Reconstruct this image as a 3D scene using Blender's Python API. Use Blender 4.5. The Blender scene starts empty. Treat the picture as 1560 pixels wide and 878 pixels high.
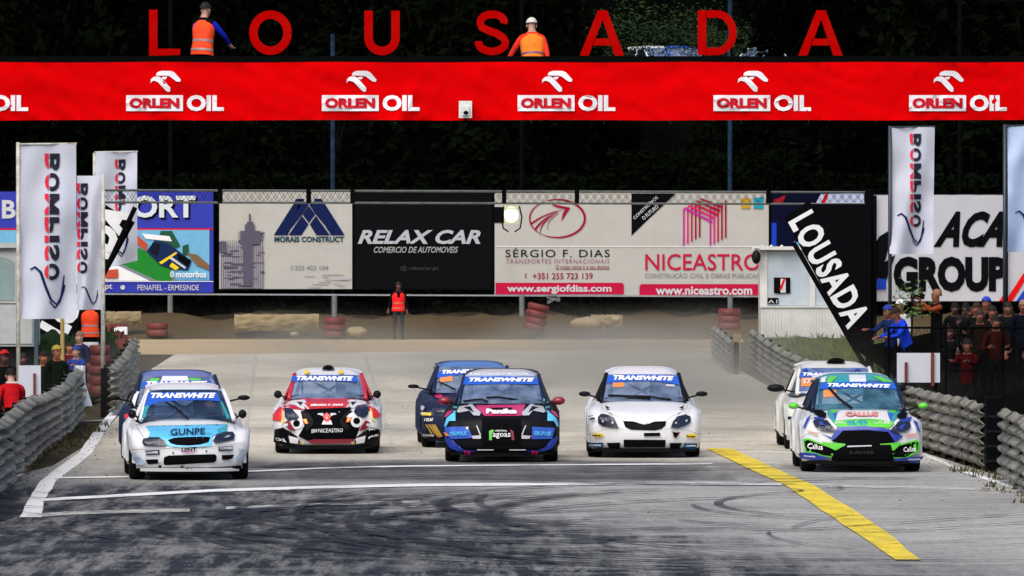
import bpy, bmesh, math, random
from mathutils import Vector, Matrix, noise
from mathutils.bvhtree import BVHTree
R = math.radians
rnd = random.Random(7)
scene = bpy.context.scene
COL = scene.collection

# ------------------------------------------------------------------ camera
FPX = 12480.0            # focal length in photo pixels (1560 wide)
CAMZ = 3.8
PITCH = math.atan(109 / FPX)
cam_d = bpy.data.cameras.new('camera'); cam = bpy.data.objects.new('camera', cam_d); COL.objects.link(cam)
cam_d.sensor_width = 36; cam_d.lens = FPX / 1560 * 36
cam_d.clip_start = 1; cam_d.clip_end = 3000
cam.location = (0, 0, CAMZ); cam.rotation_euler = (R(90) - PITCH, 0, 0)
scene.camera = cam

# ------------------------------------------------------------------ sky and sun
SUN_EL, SUN_AZ = R(50), R(200)      # sun behind the camera, a little to the left
w = bpy.data.worlds.new('World'); scene.world = w; w.use_nodes = True
nt = w.node_tree; nt.nodes.clear()
sky = nt.nodes.new('ShaderNodeTexSky'); sky.sky_type = 'NISHITA'; sky.sun_disc = False
sky.sun_elevation = SUN_EL; sky.sun_rotation = SUN_AZ; sky.dust_density = 3.0; sky.air_density = 0.8
bg = nt.nodes.new('ShaderNodeBackground'); bg.inputs[1].default_value = 0.10
wo = nt.nodes.new('ShaderNodeOutputWorld')
nt.links.new(sky.outputs[0], bg.inputs[0]); nt.links.new(bg.outputs[0], wo.inputs[0])
sun_d = bpy.data.lights.new('sun', 'SUN'); sun_d.energy = 1.5; sun_d.angle = R(60); sun_d.color = (1, .965, .92)
sun = bpy.data.objects.new('sun', sun_d); COL.objects.link(sun)
sd = Vector((math.sin(SUN_AZ) * math.cos(SUN_EL), math.cos(SUN_AZ) * math.cos(SUN_EL), math.sin(SUN_EL)))
sun.rotation_euler = sd.to_track_quat('Z', 'Y').to_euler(); sun.location = (0, 60, 80)
scene.view_settings.view_transform = 'Standard'; scene.view_settings.look = 'None'
scene.view_settings.exposure = 0.75; scene.view_settings.gamma = 1.0
scene.render.film_transparent = False
scene.cycles.volume_step_rate = 4.0; scene.cycles.volume_max_steps = 48
scene.cycles.max_bounces = 6; scene.cycles.transparent_max_bounces = 12

# ------------------------------------------------------------------ helpers
CF = Vector((0, math.cos(PITCH), -math.sin(PITCH))); CU = Vector((0, math.sin(PITCH), math.cos(PITCH))); CX = Vector((1, 0, 0))
def ray(px, py): return (CF + CX * ((px - 780) / FPX) + CU * ((439 - py) / FPX))
def at(px, py, D):
    d = ray(px, py); return Vector((0, 0, CAMZ)) + d * (D / d.y)
def ground(px, py, z=0.0):
    d = ray(px, py); return Vector((0, 0, CAMZ)) + d * ((z - CAMZ) / d.z)
def wm(o):
    m = Matrix.LocRotScale(o.location, o.rotation_euler, o.scale)
    return wm(o.parent) @ m if o.parent else m

def tag(o, label=None, cat=None, group=None, kind=None):
    if label: o['label'] = label
    if cat: o['category'] = cat
    if group: o['group'] = group
    if kind: o['kind'] = kind
    return o
def thing(name, label, cat, loc=(0, 0, 0), rz=0, group=None):
    o = bpy.data.objects.new(name, None); COL.objects.link(o); o.location = loc; o.rotation_euler = (0, 0, rz)
    o.empty_display_size = .2
    return tag(o, label, cat, group)
def mk(name, verts, faces, mat, parent=None, smooth=False, world=True, midx=None):
    """link one mesh object; verts in world space (world=True) or in the parent's space"""
    me = bpy.data.meshes.new(name)
    vs = [Vector(v) for v in verts]
    o = bpy.data.objects.new(name, me)
    if parent is not None:
        o.parent = parent
        if world:
            inv = wm(parent).inverted(); vs = [inv @ v for v in vs]
    elif world and vs:
        lo = Vector([min(v[i] for v in vs) for i in range(3)]); hi = Vector([max(v[i] for v in vs) for i in range(3)])
        b = Vector(((lo.x + hi.x) / 2, (lo.y + hi.y) / 2, lo.z)); vs = [v - b for v in vs]; o.location = b
    me.from_pydata(vs, [], faces)
    for m in (mat if isinstance(mat, (list, tuple)) else [mat]): me.materials.append(m)
    if midx: me.polygons.foreach_set('material_index', midx)
    if smooth: me.polygons.foreach_set('use_smooth', [True] * len(me.polygons))
    me.update(); COL.objects.link(o)
    return o
class MB:
    """collects simple shapes"""
    def __init__(s): s.v = []; s.f = []
    def add(s, vs, fs):
        n = len(s.v); s.v += [Vector(v) for v in vs]; s.f += [[i + n for i in f] for f in fs]; return s
    def box(s, x0, x1, y0, y1, z0, z1):
        return s.add([(x0,y0,z0),(x1,y0,z0),(x1,y1,z0),(x0,y1,z0),(x0,y0,z1),(x1,y0,z1),(x1,y1,z1),(x0,y1,z1)],
                     [(0,3,2,1),(4,5,6,7),(0,1,5,4),(1,2,6,5),(2,3,7,6),(3,0,4,7)])
    def bar(s, a, b, wd, dp=None):
        a = Vector(a); b = Vector(b); dp = dp or wd; d = (b - a).normalized()
        u = d.cross(Vector((0, 1, 0)));  u = d.cross(Vector((1, 0, 0))) if u.length < .1 else u
        u.normalize(); t = d.cross(u).normalized()
        vs = [p + u * (sx * wd / 2) + t * (sy * dp / 2) for p in (a, b) for sx, sy in ((-1,-1),(1,-1),(1,1),(-1,1))]
        return s.add(vs, [(0,3,2,1),(4,5,6,7),(0,1,5,4),(1,2,6,5),(2,3,7,6),(3,0,4,7)])
    def tube(s, pts, r, n=6, cap=True):
        pts = [Vector(p) for p in pts]; rs = r if isinstance(r, (list, tuple)) else [r] * len(pts)
        base = len(s.v); ref = None
        for i, p in enumerate(pts):
            d = (pts[min(i+1, len(pts)-1)] - pts[max(i-1, 0)]).normalized()
            if ref is None: ref = d.orthogonal().normalized()
            u = (ref - d * ref.dot(d)).normalized(); ref = u; t = d.cross(u)
            for k in range(n):
                a = 2 * math.pi * k / n; s.v.append(p + (u * math.cos(a) + t * math.sin(a)) * rs[i])
        for i in range(len(pts) - 1):
            for k in range(n):
                a = base + i*n + k; b = base + i*n + (k+1) % n; s.f.append([a, b, b+n, a+n])
        if cap:
            s.f.append([base + k for k in range(n)][::-1]); s.f.append([base + (len(pts)-1)*n + k for k in range(n)])
        return s
    def lathe(s, prof, c=(0,0,0), n=16, axis='Z'):
        c = Vector(c); base = len(s.v)
        for (r, h) in prof:
            for k in range(n):
                a = 2*math.pi*k/n; x, y = r*math.cos(a), r*math.sin(a)
                s.v.append(c + (Vector((x, y, h)) if axis == 'Z' else Vector((h, x, y)) if axis == 'X' else Vector((x, h, y))))
        for i in range(len(prof)-1):
            for k in range(n):
                a = base+i*n+k; b = base+i*n+(k+1) % n; s.f.append([a, b, b+n, a+n])
        s.f.append([base+k for k in range(n)][::-1]); s.f.append([base+(len(prof)-1)*n+k for k in range(n)])
        return s
    def ball(s, c, r, n=10, m=7, q=None):
        c = Vector(c); r = Vector(r) if isinstance(r, (tuple, list, Vector)) else Vector((r, r, r)); base = len(s.v)
        for i in range(m+1):
            th = math.pi*i/m
            for k in range(n):
                a = 2*math.pi*k/n; v = Vector((r.x*math.sin(th)*math.cos(a), r.y*math.sin(th)*math.sin(a), r.z*math.cos(th)))
                if q: v = q @ v
                s.v.append(c+v)
        for i in range(m):
            for k in range(n):
                a = base+i*n+k; b = base+i*n+(k+1) % n; s.f.append([a, a+n, b+n, b])
        return s
    def grid(s, fn, nu, nv):
        base = len(s.v)
        for j in range(nv+1):
            for i in range(nu+1): s.v.append(Vector(fn(i/nu, j/nv)))
        for j in range(nv):
            for i in range(nu):
                a = base+j*(nu+1)+i; s.f.append([a, a+1, a+nu+2, a+nu+1])
        return s
    def build(s, name, mat, parent=None, smooth=False, world=True): return mk(name, s.v, s.f, mat, parent, smooth, world)

# ------------------------------------------------------------------ materials
MATS = {}
def mat(name, col, rough=.6, var=.12, scale=6.0, metal=0.0, coat=0.0, bump=0.0, dirt=None, dirt_amt=.5, spec=.5, emit=0, dscale=2.0, transl=0):
    if name in MATS: return MATS[name]
    m = bpy.data.materials.new(name); m.use_nodes = True; t = m.node_tree; N = t.nodes; L = t.links
    b = N['Principled BSDF']; tc = N.new('ShaderNodeTexCoord'); no = N.new('ShaderNodeTexNoise')
    no.inputs['Scale'].default_value = scale; no.inputs['Detail'].default_value = 6; no.inputs['Roughness'].default_value = .65
    L.new(tc.outputs['Object'], no.inputs['Vector'])
    mr = N.new('ShaderNodeMapRange'); mr.inputs[1].default_value = .3; mr.inputs[2].default_value = .7
    mr.inputs[3].default_value = 1 - var; mr.inputs[4].default_value = 1 + var
    L.new(no.outputs['Fac'], mr.inputs[0])
    mx = N.new('ShaderNodeVectorMath'); mx.operation = 'SCALE'; mx.inputs[0].default_value = col[:3]
    L.new(mr.outputs[0], mx.inputs[3]); out = mx.outputs[0]
    if dirt:
        n2 = N.new('ShaderNodeTexNoise'); n2.inputs['Scale'].default_value = dscale; n2.inputs['Detail'].default_value = 8; n2.inputs['Roughness'].default_value = .7
        L.new(tc.outputs['Object'], n2.inputs['Vector'])
        r2 = N.new('ShaderNodeMapRange'); r2.inputs[1].default_value = .45; r2.inputs[2].default_value = .72; r2.inputs[4].default_value = dirt_amt
        L.new(n2.outputs['Fac'], r2.inputs[0])
        mm = N.new('ShaderNodeMix'); mm.data_type = 'RGBA'; L.new(r2.outputs[0], mm.inputs[0]); L.new(out, mm.inputs[6]); mm.inputs[7].default_value = (*dirt, 1)
        out = mm.outputs[2]
    L.new(out, b.inputs['Base Color'])
    b.inputs['Roughness'].default_value = rough; b.inputs['Metallic'].default_value = metal
    b.inputs['Coat Weight'].default_value = coat; b.inputs['Coat Roughness'].default_value = .06
    b.inputs['Specular IOR Level'].default_value = spec
    if emit:
        b.inputs['Emission Color'].default_value = (*col[:3], 1); b.inputs['Emission Strength'].default_value = emit
    if bump:
        bu = N.new('ShaderNodeBump'); bu.inputs['Strength'].default_value = bump; bu.inputs['Distance'].default_value = .02
        L.new(no.outputs['Fac'], bu.inputs['Height']); L.new(bu.outputs[0], b.inputs['Normal'])
    MATS[name] = m; return m
def paint(name, col, dust=.06): return mat('paint_' + name, col, .4, .05, 3, coat=.25, dirt=(.32, .28, .2), dirt_amt=dust, dscale=2.5)
def printed(name, col, rough=.7): return mat('print_' + name, col, rough, .06, 4, spec=.03)

WHITE = printed('white', (.8, .8, .8)); BLACK = printed('black', (.003, .003, .004)); RED = printed('red', (.62, .006, .008)); DKRED = printed('dark_red', (.30, .01, .02))
BLUE = printed('blue', (.012, .05, .42)); GREY = printed('grey', (.25, .25, .26)); LGREY = printed('light_grey', (.55, .55, .56))
CYAN = printed('sky_blue', (.12, .5, .8)); GREEN = printed('green', (.12, .62, .03)); YELLOW = printed('yellow', (.8, .6, .02)); ORANGE = printed('orange', (.85, .25, .04))
PINK = printed('pink', (.62, .02, .16)); NAVY = printed('navy', (.008, .015, .07)); GOLD = printed('gold', (.45, .28, .03)); TEAL = printed('teal', (.02, .28, .38))
MAGENTA = printed('magenta', (.5, .02, .28))
rubber = mat('rubber', (.006, .006, .007), .85, .25, 14, bump=.3, dirt=(.08, .06, .04), dirt_amt=.2, spec=.08)
blackplastic = mat('black_plastic', (.004, .004, .005), .5, .2, 12, spec=.15)
steel = mat('galvanised_steel', (.33, .34, .35), .45, .18, 5, metal=.6)
darksteel = mat('dark_steel', (.0022, .0026, .0028), .7, .25, 5, spec=.02)
chrome = mat('chrome', (.7, .7, .72), .15, .05, 5, metal=1)
skin = mat('skin', (.42, .22, .15), .5, .12, 20)

def textm(s, bold=0.0, shear=0.0, space=1.0, res=3):
    """triangulated mesh data of a word, normalised to a 1 x 1 box"""
    c = bpy.data.curves.new('t', 'FONT'); c.body = s; c.offset = bold; c.shear = shear; c.space_character = space; c.resolution_u = res; c.fill_mode = 'FRONT'
    o = bpy.data.objects.new('t', c); me = bpy.data.meshes.new_from_object(o)
    vs = [v.co.copy() for v in me.vertices]; fs = [list(p.vertices) for p in me.polygons]
    bpy.data.objects.remove(o); bpy.data.curves.remove(c); bpy.data.meshes.remove(me)
    if not vs: return [], []
    x0 = min(v.x for v in vs); x1 = max(v.x for v in vs); y0 = min(v.y for v in vs); y1 = max(v.y for v in vs)
    return [((v.x-x0)/(x1-x0), (v.y-y0)/(y1-y0)) for v in vs], fs
def flat_text(s, box, D, m, parent, name='lettering', bold=.0, shear=0., space=1., dy=0.0, quad=None, fn=None):
    """word fitted to photo-pixel box (x0,y0,x1,y1) or quad (bl,br,tl) on the plane at distance D"""
    vs, fs = textm(s, bold, shear, space)
    out = []
    for u, v in vs:
        if quad:
            bl, br, tl = quad; px = bl[0]+(br[0]-bl[0])*u+(tl[0]-bl[0])*v; py = bl[1]+(br[1]-bl[1])*u+(tl[1]-bl[1])*v
        else:
            x0, y0, x1, y1 = box; px = x0+(x1-x0)*u; py = y1+(y0-y1)*v + dy*u
        out.append(fn(px, py) if fn else at(px, py, D))
    return mk(name, out, fs, m, parent)
def flat_poly(pts, D, m, parent, name='stripe', fn=None):
    return mk(name, [fn(*p) if fn else at(*p, D) for p in pts], [list(range(len(pts)))[::-1]], m, parent)
def circ(cx, cy, rx, ry=None, n=20, a0=0, a1=360):
    ry = ry or rx
    return [(cx+rx*math.cos(R(a0+(a1-a0)*k/n)), cy+ry*math.sin(R(a0+(a1-a0)*k/n))) for k in range(n if a1-a0 == 360 else n+1)]
def ring_strip(cx, cy, rx, ry, wd, D, m, parent, name, a0=0, a1=360, n=28, tilt=0, taper=False, fn=None):
    vs = []; fs = []
    for k in range(n+1):
        a = R(a0+(a1-a0)*k/n); t = k/n; ww = wd*(math.sin(math.pi*t)**.7+.05 if taper else 1)
        for q in (1, -1):
            x, y = (rx+q*ww/2)*math.cos(a), (ry+q*ww/2)*math.sin(a)
            x, y = x*math.cos(R(tilt))-y*math.sin(R(tilt)), x*math.sin(R(tilt))+y*math.cos(R(tilt))
            vs.append(fn(cx+x, cy+y) if fn else at(cx+x, cy+y, D))
    for k in range(n): fs.append([2*k, 2*k+1, 2*k+3, 2*k+2])
    return mk(name, vs, fs, m, parent)
def slab(name, box, D, th, m, parent=None):
    a = at(box[0], box[1], D); b = at(box[2], box[3], D)
    return MB().box(a.x, b.x, D, D+th, b.z, a.z).build(name, m, parent)

# ------------------------------------------------------------------ ground and road
def nodes_of(m): return m.node_tree.nodes, m.node_tree.links
def asphalt_material():
    m = bpy.data.materials.new('worn_asphalt'); m.use_nodes = True; N, L = nodes_of(m); b = N['Principled BSDF']
    tc = N.new('ShaderNodeTexCoord'); sp = N.new('ShaderNodeSeparateXYZ'); L.new(tc.outputs['Object'], sp.inputs[0])
    def M(op, a, b_=None, clamp=False):
        n = N.new('ShaderNodeMath'); n.operation = op; n.use_clamp = clamp
        for i, q in enumerate((a, b_)):
            if q is None: continue
            if isinstance(q, (int, float)): n.inputs[i].default_value = q
            else: L.new(q, n.inputs[i])
        return n.outputs[0]
    def NZ(scale, sx=1, sy=1, det=6, rough=.6, rot=0):
        mp = N.new('ShaderNodeMapping'); mp.inputs['Scale'].default_value = (sx, sy, 1); mp.inputs['Rotation'].default_value = (0, 0, R(rot)); L.new(tc.outputs['Object'], mp.inputs[0])
        n = N.new('ShaderNodeTexNoise'); n.inputs['Scale'].default_value = scale; n.inputs['Detail'].default_value = det; n.inputs['Roughness'].default_value = rough
        L.new(mp.outputs[0], n.inputs['Vector']); return n.outputs['Fac']
    def RM(v, a, b_, c=0., d=1.):
        n = N.new('ShaderNodeMapRange'); n.interpolation_type = 'SMOOTHSTEP'
        for i, q in enumerate((a, b_, c, d)): n.inputs[i+1].default_value = q
        L.new(v, n.inputs[0]); return n.outputs[0]
    X, Y = sp.outputs[0], sp.outputs[1]
    big = NZ(.35, 1, .25); streak = NZ(1.0, 1.2, .12, 8, .7, 18); streak2 = NZ(.8, .5, .9, 8, .72, -30); fine = NZ(9, 1, .35, 6, .8)
    # burnt rubber laid down on the near left of the start apron and across the first grid row
    s1 = M('SUBTRACT', M('ADD', M('MULTIPLY', M('SUBTRACT', 115, Y), .21), -3.0), X)
    s1 = M('ADD', s1, M('MULTIPLY', M('SUBTRACT', streak2, .5), 12)); z1 = RM(s1, -4.0, 2.2)
    z1 = M('MULTIPLY', z1, RM(Y, 113, 119.5, 1.3, .4))
    s2 = M('ADD', M('ABSOLUTE', M('SUBTRACT', X, -.6)), M('MULTIPLY', M('SUBTRACT', streak, .5), 5)); z2 = RM(s2, 5.0, 2.6)
    z2 = M('MULTIPLY', z2, M('MULTIPLY', RM(Y, 116, 119), RM(Y, 129, 125.5)))
    blot = RM(NZ(1, 2.4, .16, 9, .78, 8), .34, .60, .38, 1.0)
    z = M('MAXIMUM', M('MULTIPLY', z1, blot), M('MULTIPLY', z2, .9))
    z = M('MULTIPLY', z, RM(streak2, .34, .58, .66, 1.0)); z = M('MULTIPLY', z, RM(streak, .3, .6, .78, 1.0), True)
    # pale dust on the far road
    dust = RM(Y, 116, 142)
    mixa = N.new('ShaderNodeMix'); mixa.data_type = 'RGBA'; L.new(dust, mixa.inputs[0]); mixa.inputs[6].default_value = (.34, .335, .31, 1); mixa.inputs[7].default_value = (.57, .52, .41, 1)
    gr = M('ADD', M('ADD', RM(big, .3, .7, .78, 1.14), RM(fine, .3, .7, -.22, .20)), RM(streak2, .3, .7, -.16, .12))
    sc = N.new('ShaderNodeVectorMath'); sc.operation = 'SCALE'; L.new(mixa.outputs[2], sc.inputs[0]); L.new(gr, sc.inputs[3])
    mixb = N.new('ShaderNodeMix'); mixb.data_type = 'RGBA'; L.new(z, mixb.inputs[0]); L.new(sc.outputs[0], mixb.inputs[6]); mixb.inputs[7].default_value = (.010, .011, .016, 1)
    # dark seams and patches
    seam = RM(NZ(.6, .15, 1.6, 3), .60, .66, 0, .18)
    mixc = N.new('ShaderNodeMix'); mixc.data_type = 'RGBA'; L.new(seam, mixc.inputs[0]); L.new(mixb.outputs[2], mixc.inputs[6]); mixc.inputs[7].default_value = (.12, .12, .12, 1)
    L.new(mixc.outputs[2], b.inputs['Base Color']); b.inputs['Roughness'].default_value = .85; b.inputs['Specular IOR Level'].default_value = .25
    bu = N.new('ShaderNodeBump'); bu.inputs['Strength'].default_value = .35; bu.inputs['Distance'].default_value = .01; L.new(fine, bu.inputs['Height']); L.new(bu.outputs[0], b.inputs['Normal'])
    return m
def worn_paint(name, col, thr=.5, soft=.12, scale=3., minv=0.):
    """road paint that has flaked: transparent where worn through"""
    m = bpy.data.materials.new(name); m.use_nodes = True; N, L = nodes_of(m); b = N['Principled BSDF']
    tc = N.new('ShaderNodeTexCoord'); mp = N.new('ShaderNodeMapping'); mp.inputs['Scale'].default_value = (1, .3, 1); L.new(tc.outputs['Object'], mp.inputs[0])
    n = N.new('ShaderNodeTexNoise'); n.inputs['Scale'].default_value = scale; n.inputs['Detail'].default_value = 8; n.inputs['Roughness'].default_value = .7; L.new(mp.outputs[0], n.inputs['Vector'])
    r = N.new('ShaderNodeMapRange'); r.inputs[1].default_value = thr-soft; r.inputs[2].default_value = thr+soft; r.inputs[3].default_value = 1; r.inputs[4].default_value = minv; L.new(n.outputs['Fac'], r.inputs[0])
    b.inputs['Base Color'].default_value = (*col, 1); b.inputs['Roughness'].default_value = .8; L.new(r.outputs[0], b.inputs['Alpha'])
    return m
soil = mat('dark_soil', (.06, .046, .028), .95, .45, .8, bump=.5, dirt=(.015, .02, .006), dirt_amt=.8, dscale=.6, spec=.05)
tan = mat('tan_dirt', (.46, .33, .17), .95, .18, .5, bump=.4, dirt=(.26, .2, .12), dirt_amt=.5, dscale=.25)
asphalt = asphalt_material()
def gsheet(name, pts, z, m, kind='structure'):
    vs = [(x, y, z) for x, y in pts]; o = mk(name, vs, [list(range(len(vs)))], m, world=False); tag(o, kind=kind); return o
gsheet('ground', [(-900, -60), (900, -60), (900, 1500), (-900, 1500)], -.03, soil)
def gp(px, py): p = ground(px, py); return (p.x, p.y)
gsheet('dirt_track', [(-40, 226), (40, 226), (40, 262), (-40, 262)], -.008, tan)
gsheet('asphalt_road', [(-14, 40), (14, 40), (12, 70), (8.6, 100), (7.6, 112), (7.05, 122), (6.35, 138), (6.0, 160), (5.7, 185), (5.6, 215), (5.9, 236), (3.5, 233), (0, 231), (-4, 229.5),
                         (-7.5, 226), (-9.3, 226), (-9.0, 205), (-8.3, 180), (-7.6, 160), (-7.1, 140), (-7.0, 125), (-7.6, 115), (-8.6, 104), (-12, 80)], 0, asphalt)
LINEW = worn_paint('line_white', (.72, .72, .7), .66, .12, 4, .25); LINEF = worn_paint('line_faded', (.62, .61, .56), .5, .2, 2.2); LINEY = worn_paint('line_yellow', (.78, .58, .03), .62, .2, 2.5, .35)
def strip(name, L_, R_, m, z=.006, sub=5, wob=.012):
    vs = []; fs = []
    def interp(P, t):
        k = min(int(t*(len(P)-1)), len(P)-2); f = t*(len(P)-1)-k; a, b = P[k], P[k+1]; return (a[0]+(b[0]-a[0])*f, a[1]+(b[1]-a[1])*f)
    n = (len(L_)-1)*sub
    for i in range(n+1):
        for P in (L_, R_):
            q = interp(P, i/n); g = ground(q[0], q[1], z); g.x += rnd.uniform(-wob, wob); vs.append(g)
    for i in range(n): fs.append([2*i, 2*i+1, 2*i+3, 2*i+2])
    o = mk(name, vs, fs, m); tag(o, kind='structure'); return o
strip('edge_line', [(30,788),(44,762),(60,733),(120,690),(145,655),(176,618),(186,596)], [(64,788),(67,762),(86,733),(141,690),(161,655),(189,618),(196,596)], LINEW)
strip('edge_line', [(1404,693),(1467,720),(1546,745),(1640,775)], [(1409,691),(1474,718),(1556,744),(1650,773)], LINEW)
strip('edge_line', [(1085,548),(1130,573),(1185,602)], [(1092,546),(1138,571),(1193,600)], LINEF)
def hline(pts, t, m, name='grid_line'): strip(name, [(x, y+t/2) for x, y in pts], [(x, y-t/2) for x, y in pts], m, z=.0105)
hline([(62,761.5),(200,754),(330,747),(500,742),(640,739),(780,738),(1000,736),(1190,737.5)], 4.0, LINEW)
hline([(1190,737.5),(1350,742),(1540,746)], 3.6, LINEF)
hline([(82,728),(220,726),(380,718),(500,713),(620,710),(860,708),(1085,706.5)], 2.0, LINEW)
hline([(40,786),(120,781),(290,777)], 5, LINEF)
hline([(345,774),(500,768),(640,764)], 4, LINEF)
hline([(1120,684),(1200,685),(1260,688)], 1.6, LINEF)
hline([(120,642),(165,640)], 1.6, LINEF); 
def vline(pts, wd, m=LINEF): strip('grid_line', [(x-wd/2, y) for x, y in pts], [(x+wd/2, y) for x, y in pts], m, z=.0105)
vline([(388,542),(384,590),(374,664)], 6); vline([(556,540),(572,590),(596,676)], 6); vline([(905,540),(935,575)], 5); vline([(715,540),(716,560)], 3)
strip('yellow_line', [(1076,683),(1140,713),(1196,739),(1252,777),(1306,813),(1366,853)], [(1114,683),(1176,711),(1237,738),(1302,778),(1352,812),(1402,853)], LINEY, z=.015)

# tyre marks: ribbons of rubber
def skid_mat():
    m = bpy.data.materials.new('tyre_rubber_mark'); m.use_nodes = True; N, L = nodes_of(m); b = N['Principled BSDF']
    tc = N.new('ShaderNodeTexCoord'); n = N.new('ShaderNodeTexNoise'); n.inputs['Scale'].default_value = 1.6; n.inputs['Detail'].default_value = 8; n.inputs['Roughness'].default_value = .75; L.new(tc.outputs['Object'], n.inputs['Vector'])
    r = N.new('ShaderNodeMapRange'); r.inputs[1].default_value = .36; r.inputs[2].default_value = .64; r.inputs[3].default_value = .12; r.inputs[4].default_value = .92; L.new(n.outputs['Fac'], r.inputs[0])
    b.inputs['Base Color'].default_value = (.012, .012, .018, 1); b.inputs['Roughness'].default_value = .8; L.new(r.outputs[0], b.inputs['Alpha']); return m
SK = skid_mat(); sv = []; sf = []
def skid(pts, wd):
    n0 = len(sv); z = .019 + rnd.random()*.012; n = len(pts)
    for i, p in enumerate(pts):
        a = Vector(pts[max(i-1, 0)]); b = Vector(pts[min(i+1, n-1)]); d = (b-a).normalized(); s = Vector((-d.y, d.x))*wd/2*min(1, .5+4*min(i, n-1-i)/n)
        sv.append((p[0]+s.x, p[1]+s.y, z)); sv.append((p[0]-s.x, p[1]-s.y, z))
    for i in range(n-1): k = n0+2*i; sf.append([k, k+1, k+3, k+2])
def arc(cx, cy, rx, ry, a0, a1, wd=.2, n=26, rot=0):
    P = []
    for k in range(n+1):
        a = R(a0+(a1-a0)*k/n); x, y = rx*math.cos(a), ry*math.sin(a); P.append((cx+x*math.cos(rot)-y*math.sin(rot), cy+x*math.sin(rot)+y*math.cos(rot)))
    skid(P, wd)
for k in range(26):        # doughnuts round the apron, apex at the left
    cx = rnd.uniform(2.2, 5.5); rx = cx + rnd.uniform(1.2, 4.6); cy = rnd.uniform(98, 107); ry = rnd.uniform(8, 14)
    a = rnd.uniform(95, 200); arc(cx, cy, rx, ry, a, a+rnd.uniform(40, 120), rnd.uniform(.08, .22))
for k in range(16):
    cx = rnd.uniform(2.5, 6); rx = cx+rnd.uniform(.2, 3.4); a = rnd.uniform(100, 200); arc(cx, rnd.uniform(100, 109), rx, rnd.uniform(5, 11), a, a+rnd.uniform(30, 110), rnd.uniform(.1, .24))
for k in range(26):
    cx = rnd.uniform(3, 9); rx = rnd.uniform(4, 9); arc(cx, rnd.uniform(94, 110), rx, rnd.uniform(5, 12), (a := rnd.uniform(110, 230)), a+rnd.uniform(25, 80), rnd.uniform(.05, .13))
for k in range(12):
    x0 = rnd.uniform(-6, 5); y0 = rnd.uniform(88, 112); dx = rnd.choice((-1, 1))*rnd.uniform(2.5, 5); cu = rnd.uniform(-1, 1); L0 = rnd.uniform(3, 8)
    for off in (0, 1.45): skid([(x0+off+dx*t+cu*t*t, y0+L0*t) for t in [i/12 for i in range(13)]], rnd.uniform(.06, .11))
for k in range(14):
    x0 = rnd.uniform(-5, 2); y0 = rnd.uniform(117, 127); skid([(x0+4.5*t, y0+rnd.uniform(.1, .3)*0+1.8*math.sin(t*2+k)) for t in [i/14 for i in range(15)]], rnd.uniform(.15, .35))
arc(3.2, 114.2, 1.4, 1.5, -95, 85, .07); arc(4.9, 113.6, 1.7, 1.6, -95, 80, .08); arc(1.8, 113, 2.2, 2.2, -60, 100, .06)
tag(mk('tyre_marks', sv, sf, SK, world=False), kind='stuff')

# grass, earth banks
grass_m = mat('grass_blades', (.012, .035, .006), .8, .5, 5, spec=.1)
dryg_m = mat('dry_grass', (.07, .06, .02), .85, .5, 5)
def heap(name, outline, hfn, m, n=26, kind='structure'):
    xs = [p[0] for p in outline]; ys = [p[1] for p in outline]; x0, x1, y0, y1 = min(xs), max(xs), min(ys), max(ys)
    mb = MB().grid(lambda u, v: (x0+(x1-x0)*u, y0+(y1-y0)*v, hfn(u, v) + .12*(noise.noise(Vector((u*14, v*14, 3)))) * (1 if 0 < u < 1 and 0 < v < 1 else 0)), n, n)
    o = mb.build(name, m, smooth=True); tag(o, kind=kind); return o
def tuft(name, spots, h, m, kind='stuff', per=9, lean=.5):
    vs = []; fs = []
    for (x, y, z, s) in spots:
        for k in range(per):
            a = rnd.uniform(0, 6.28); l = h*s*rnd.uniform(.5, 1.1); wd = .012+.01*rnd.random(); dx, dy = math.cos(a), math.sin(a); b = len(vs); bx = x+rnd.uniform(-.1, .1); by = y+rnd.uniform(-.1, .1)
            vs += [(bx-dy*wd, by+dx*wd, z), (bx+dy*wd, by-dx*wd, z), (bx+dx*l*lean*.4+dy*wd*.6, by+dy*l*lean*.4, z+l*.6), (bx+dx*l*lean, by+dy*l*lean, z+l)]
            fs += [[b, b+1, b+2], [b, b+2, b+3]]
    o = mk(name, vs, fs, m, world=False); tag(o, kind=kind); return o
# mound left behind the second barrier
heap('grass_bank', [(-11.2, 170), (-9.2, 200)], lambda u, v: (1.25*math.sin(u*math.pi)**.8)*math.sin(min(1, v*3+.1)*math.pi/2)-.03, mat('bank_grass', (.008, .022, .004), .9, .4, 2, bump=.5, spec=.05))
tuft('grass', [(rnd.uniform(-10.7, -9.5), rnd.uniform(174, 198), .7+.35*rnd.random(), 1) for _ in range(260)], .2, grass_m)
# right verge in front of the cabin
heap('grass_bank', [(6.0, 176), (10.5, 236)], lambda u, v: .35*math.sin(min(1, u*2.5)*math.pi/2)*math.sin(min(1, v*4+.1)*math.pi/2)-.03, mat('verge_grass', (.04, .05, .014), .9, .4, 2, bump=.5, spec=.1))
tuft('grass', [(rnd.uniform(6.5, 10), rnd.uniform(180, 232), .25, rnd.uniform(.5, 1.6)) for _ in range(620)], .2, mat('verge_blades', (.085, .11, .022), .8, .4, 4, spec=.1))
tuft('grass', [(rnd.uniform(6.6, 8.4)+.0, rnd.uniform(104, 124), -.02, rnd.uniform(.3, 1)) for _ in range(110)], .15, dryg_m)
tuft('grass', [(rnd.uniform(-8.2, -7.2), rnd.uniform(112, 150), -.02, rnd.uniform(.3, 1)) for _ in range(110)], .15, dryg_m)
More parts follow.
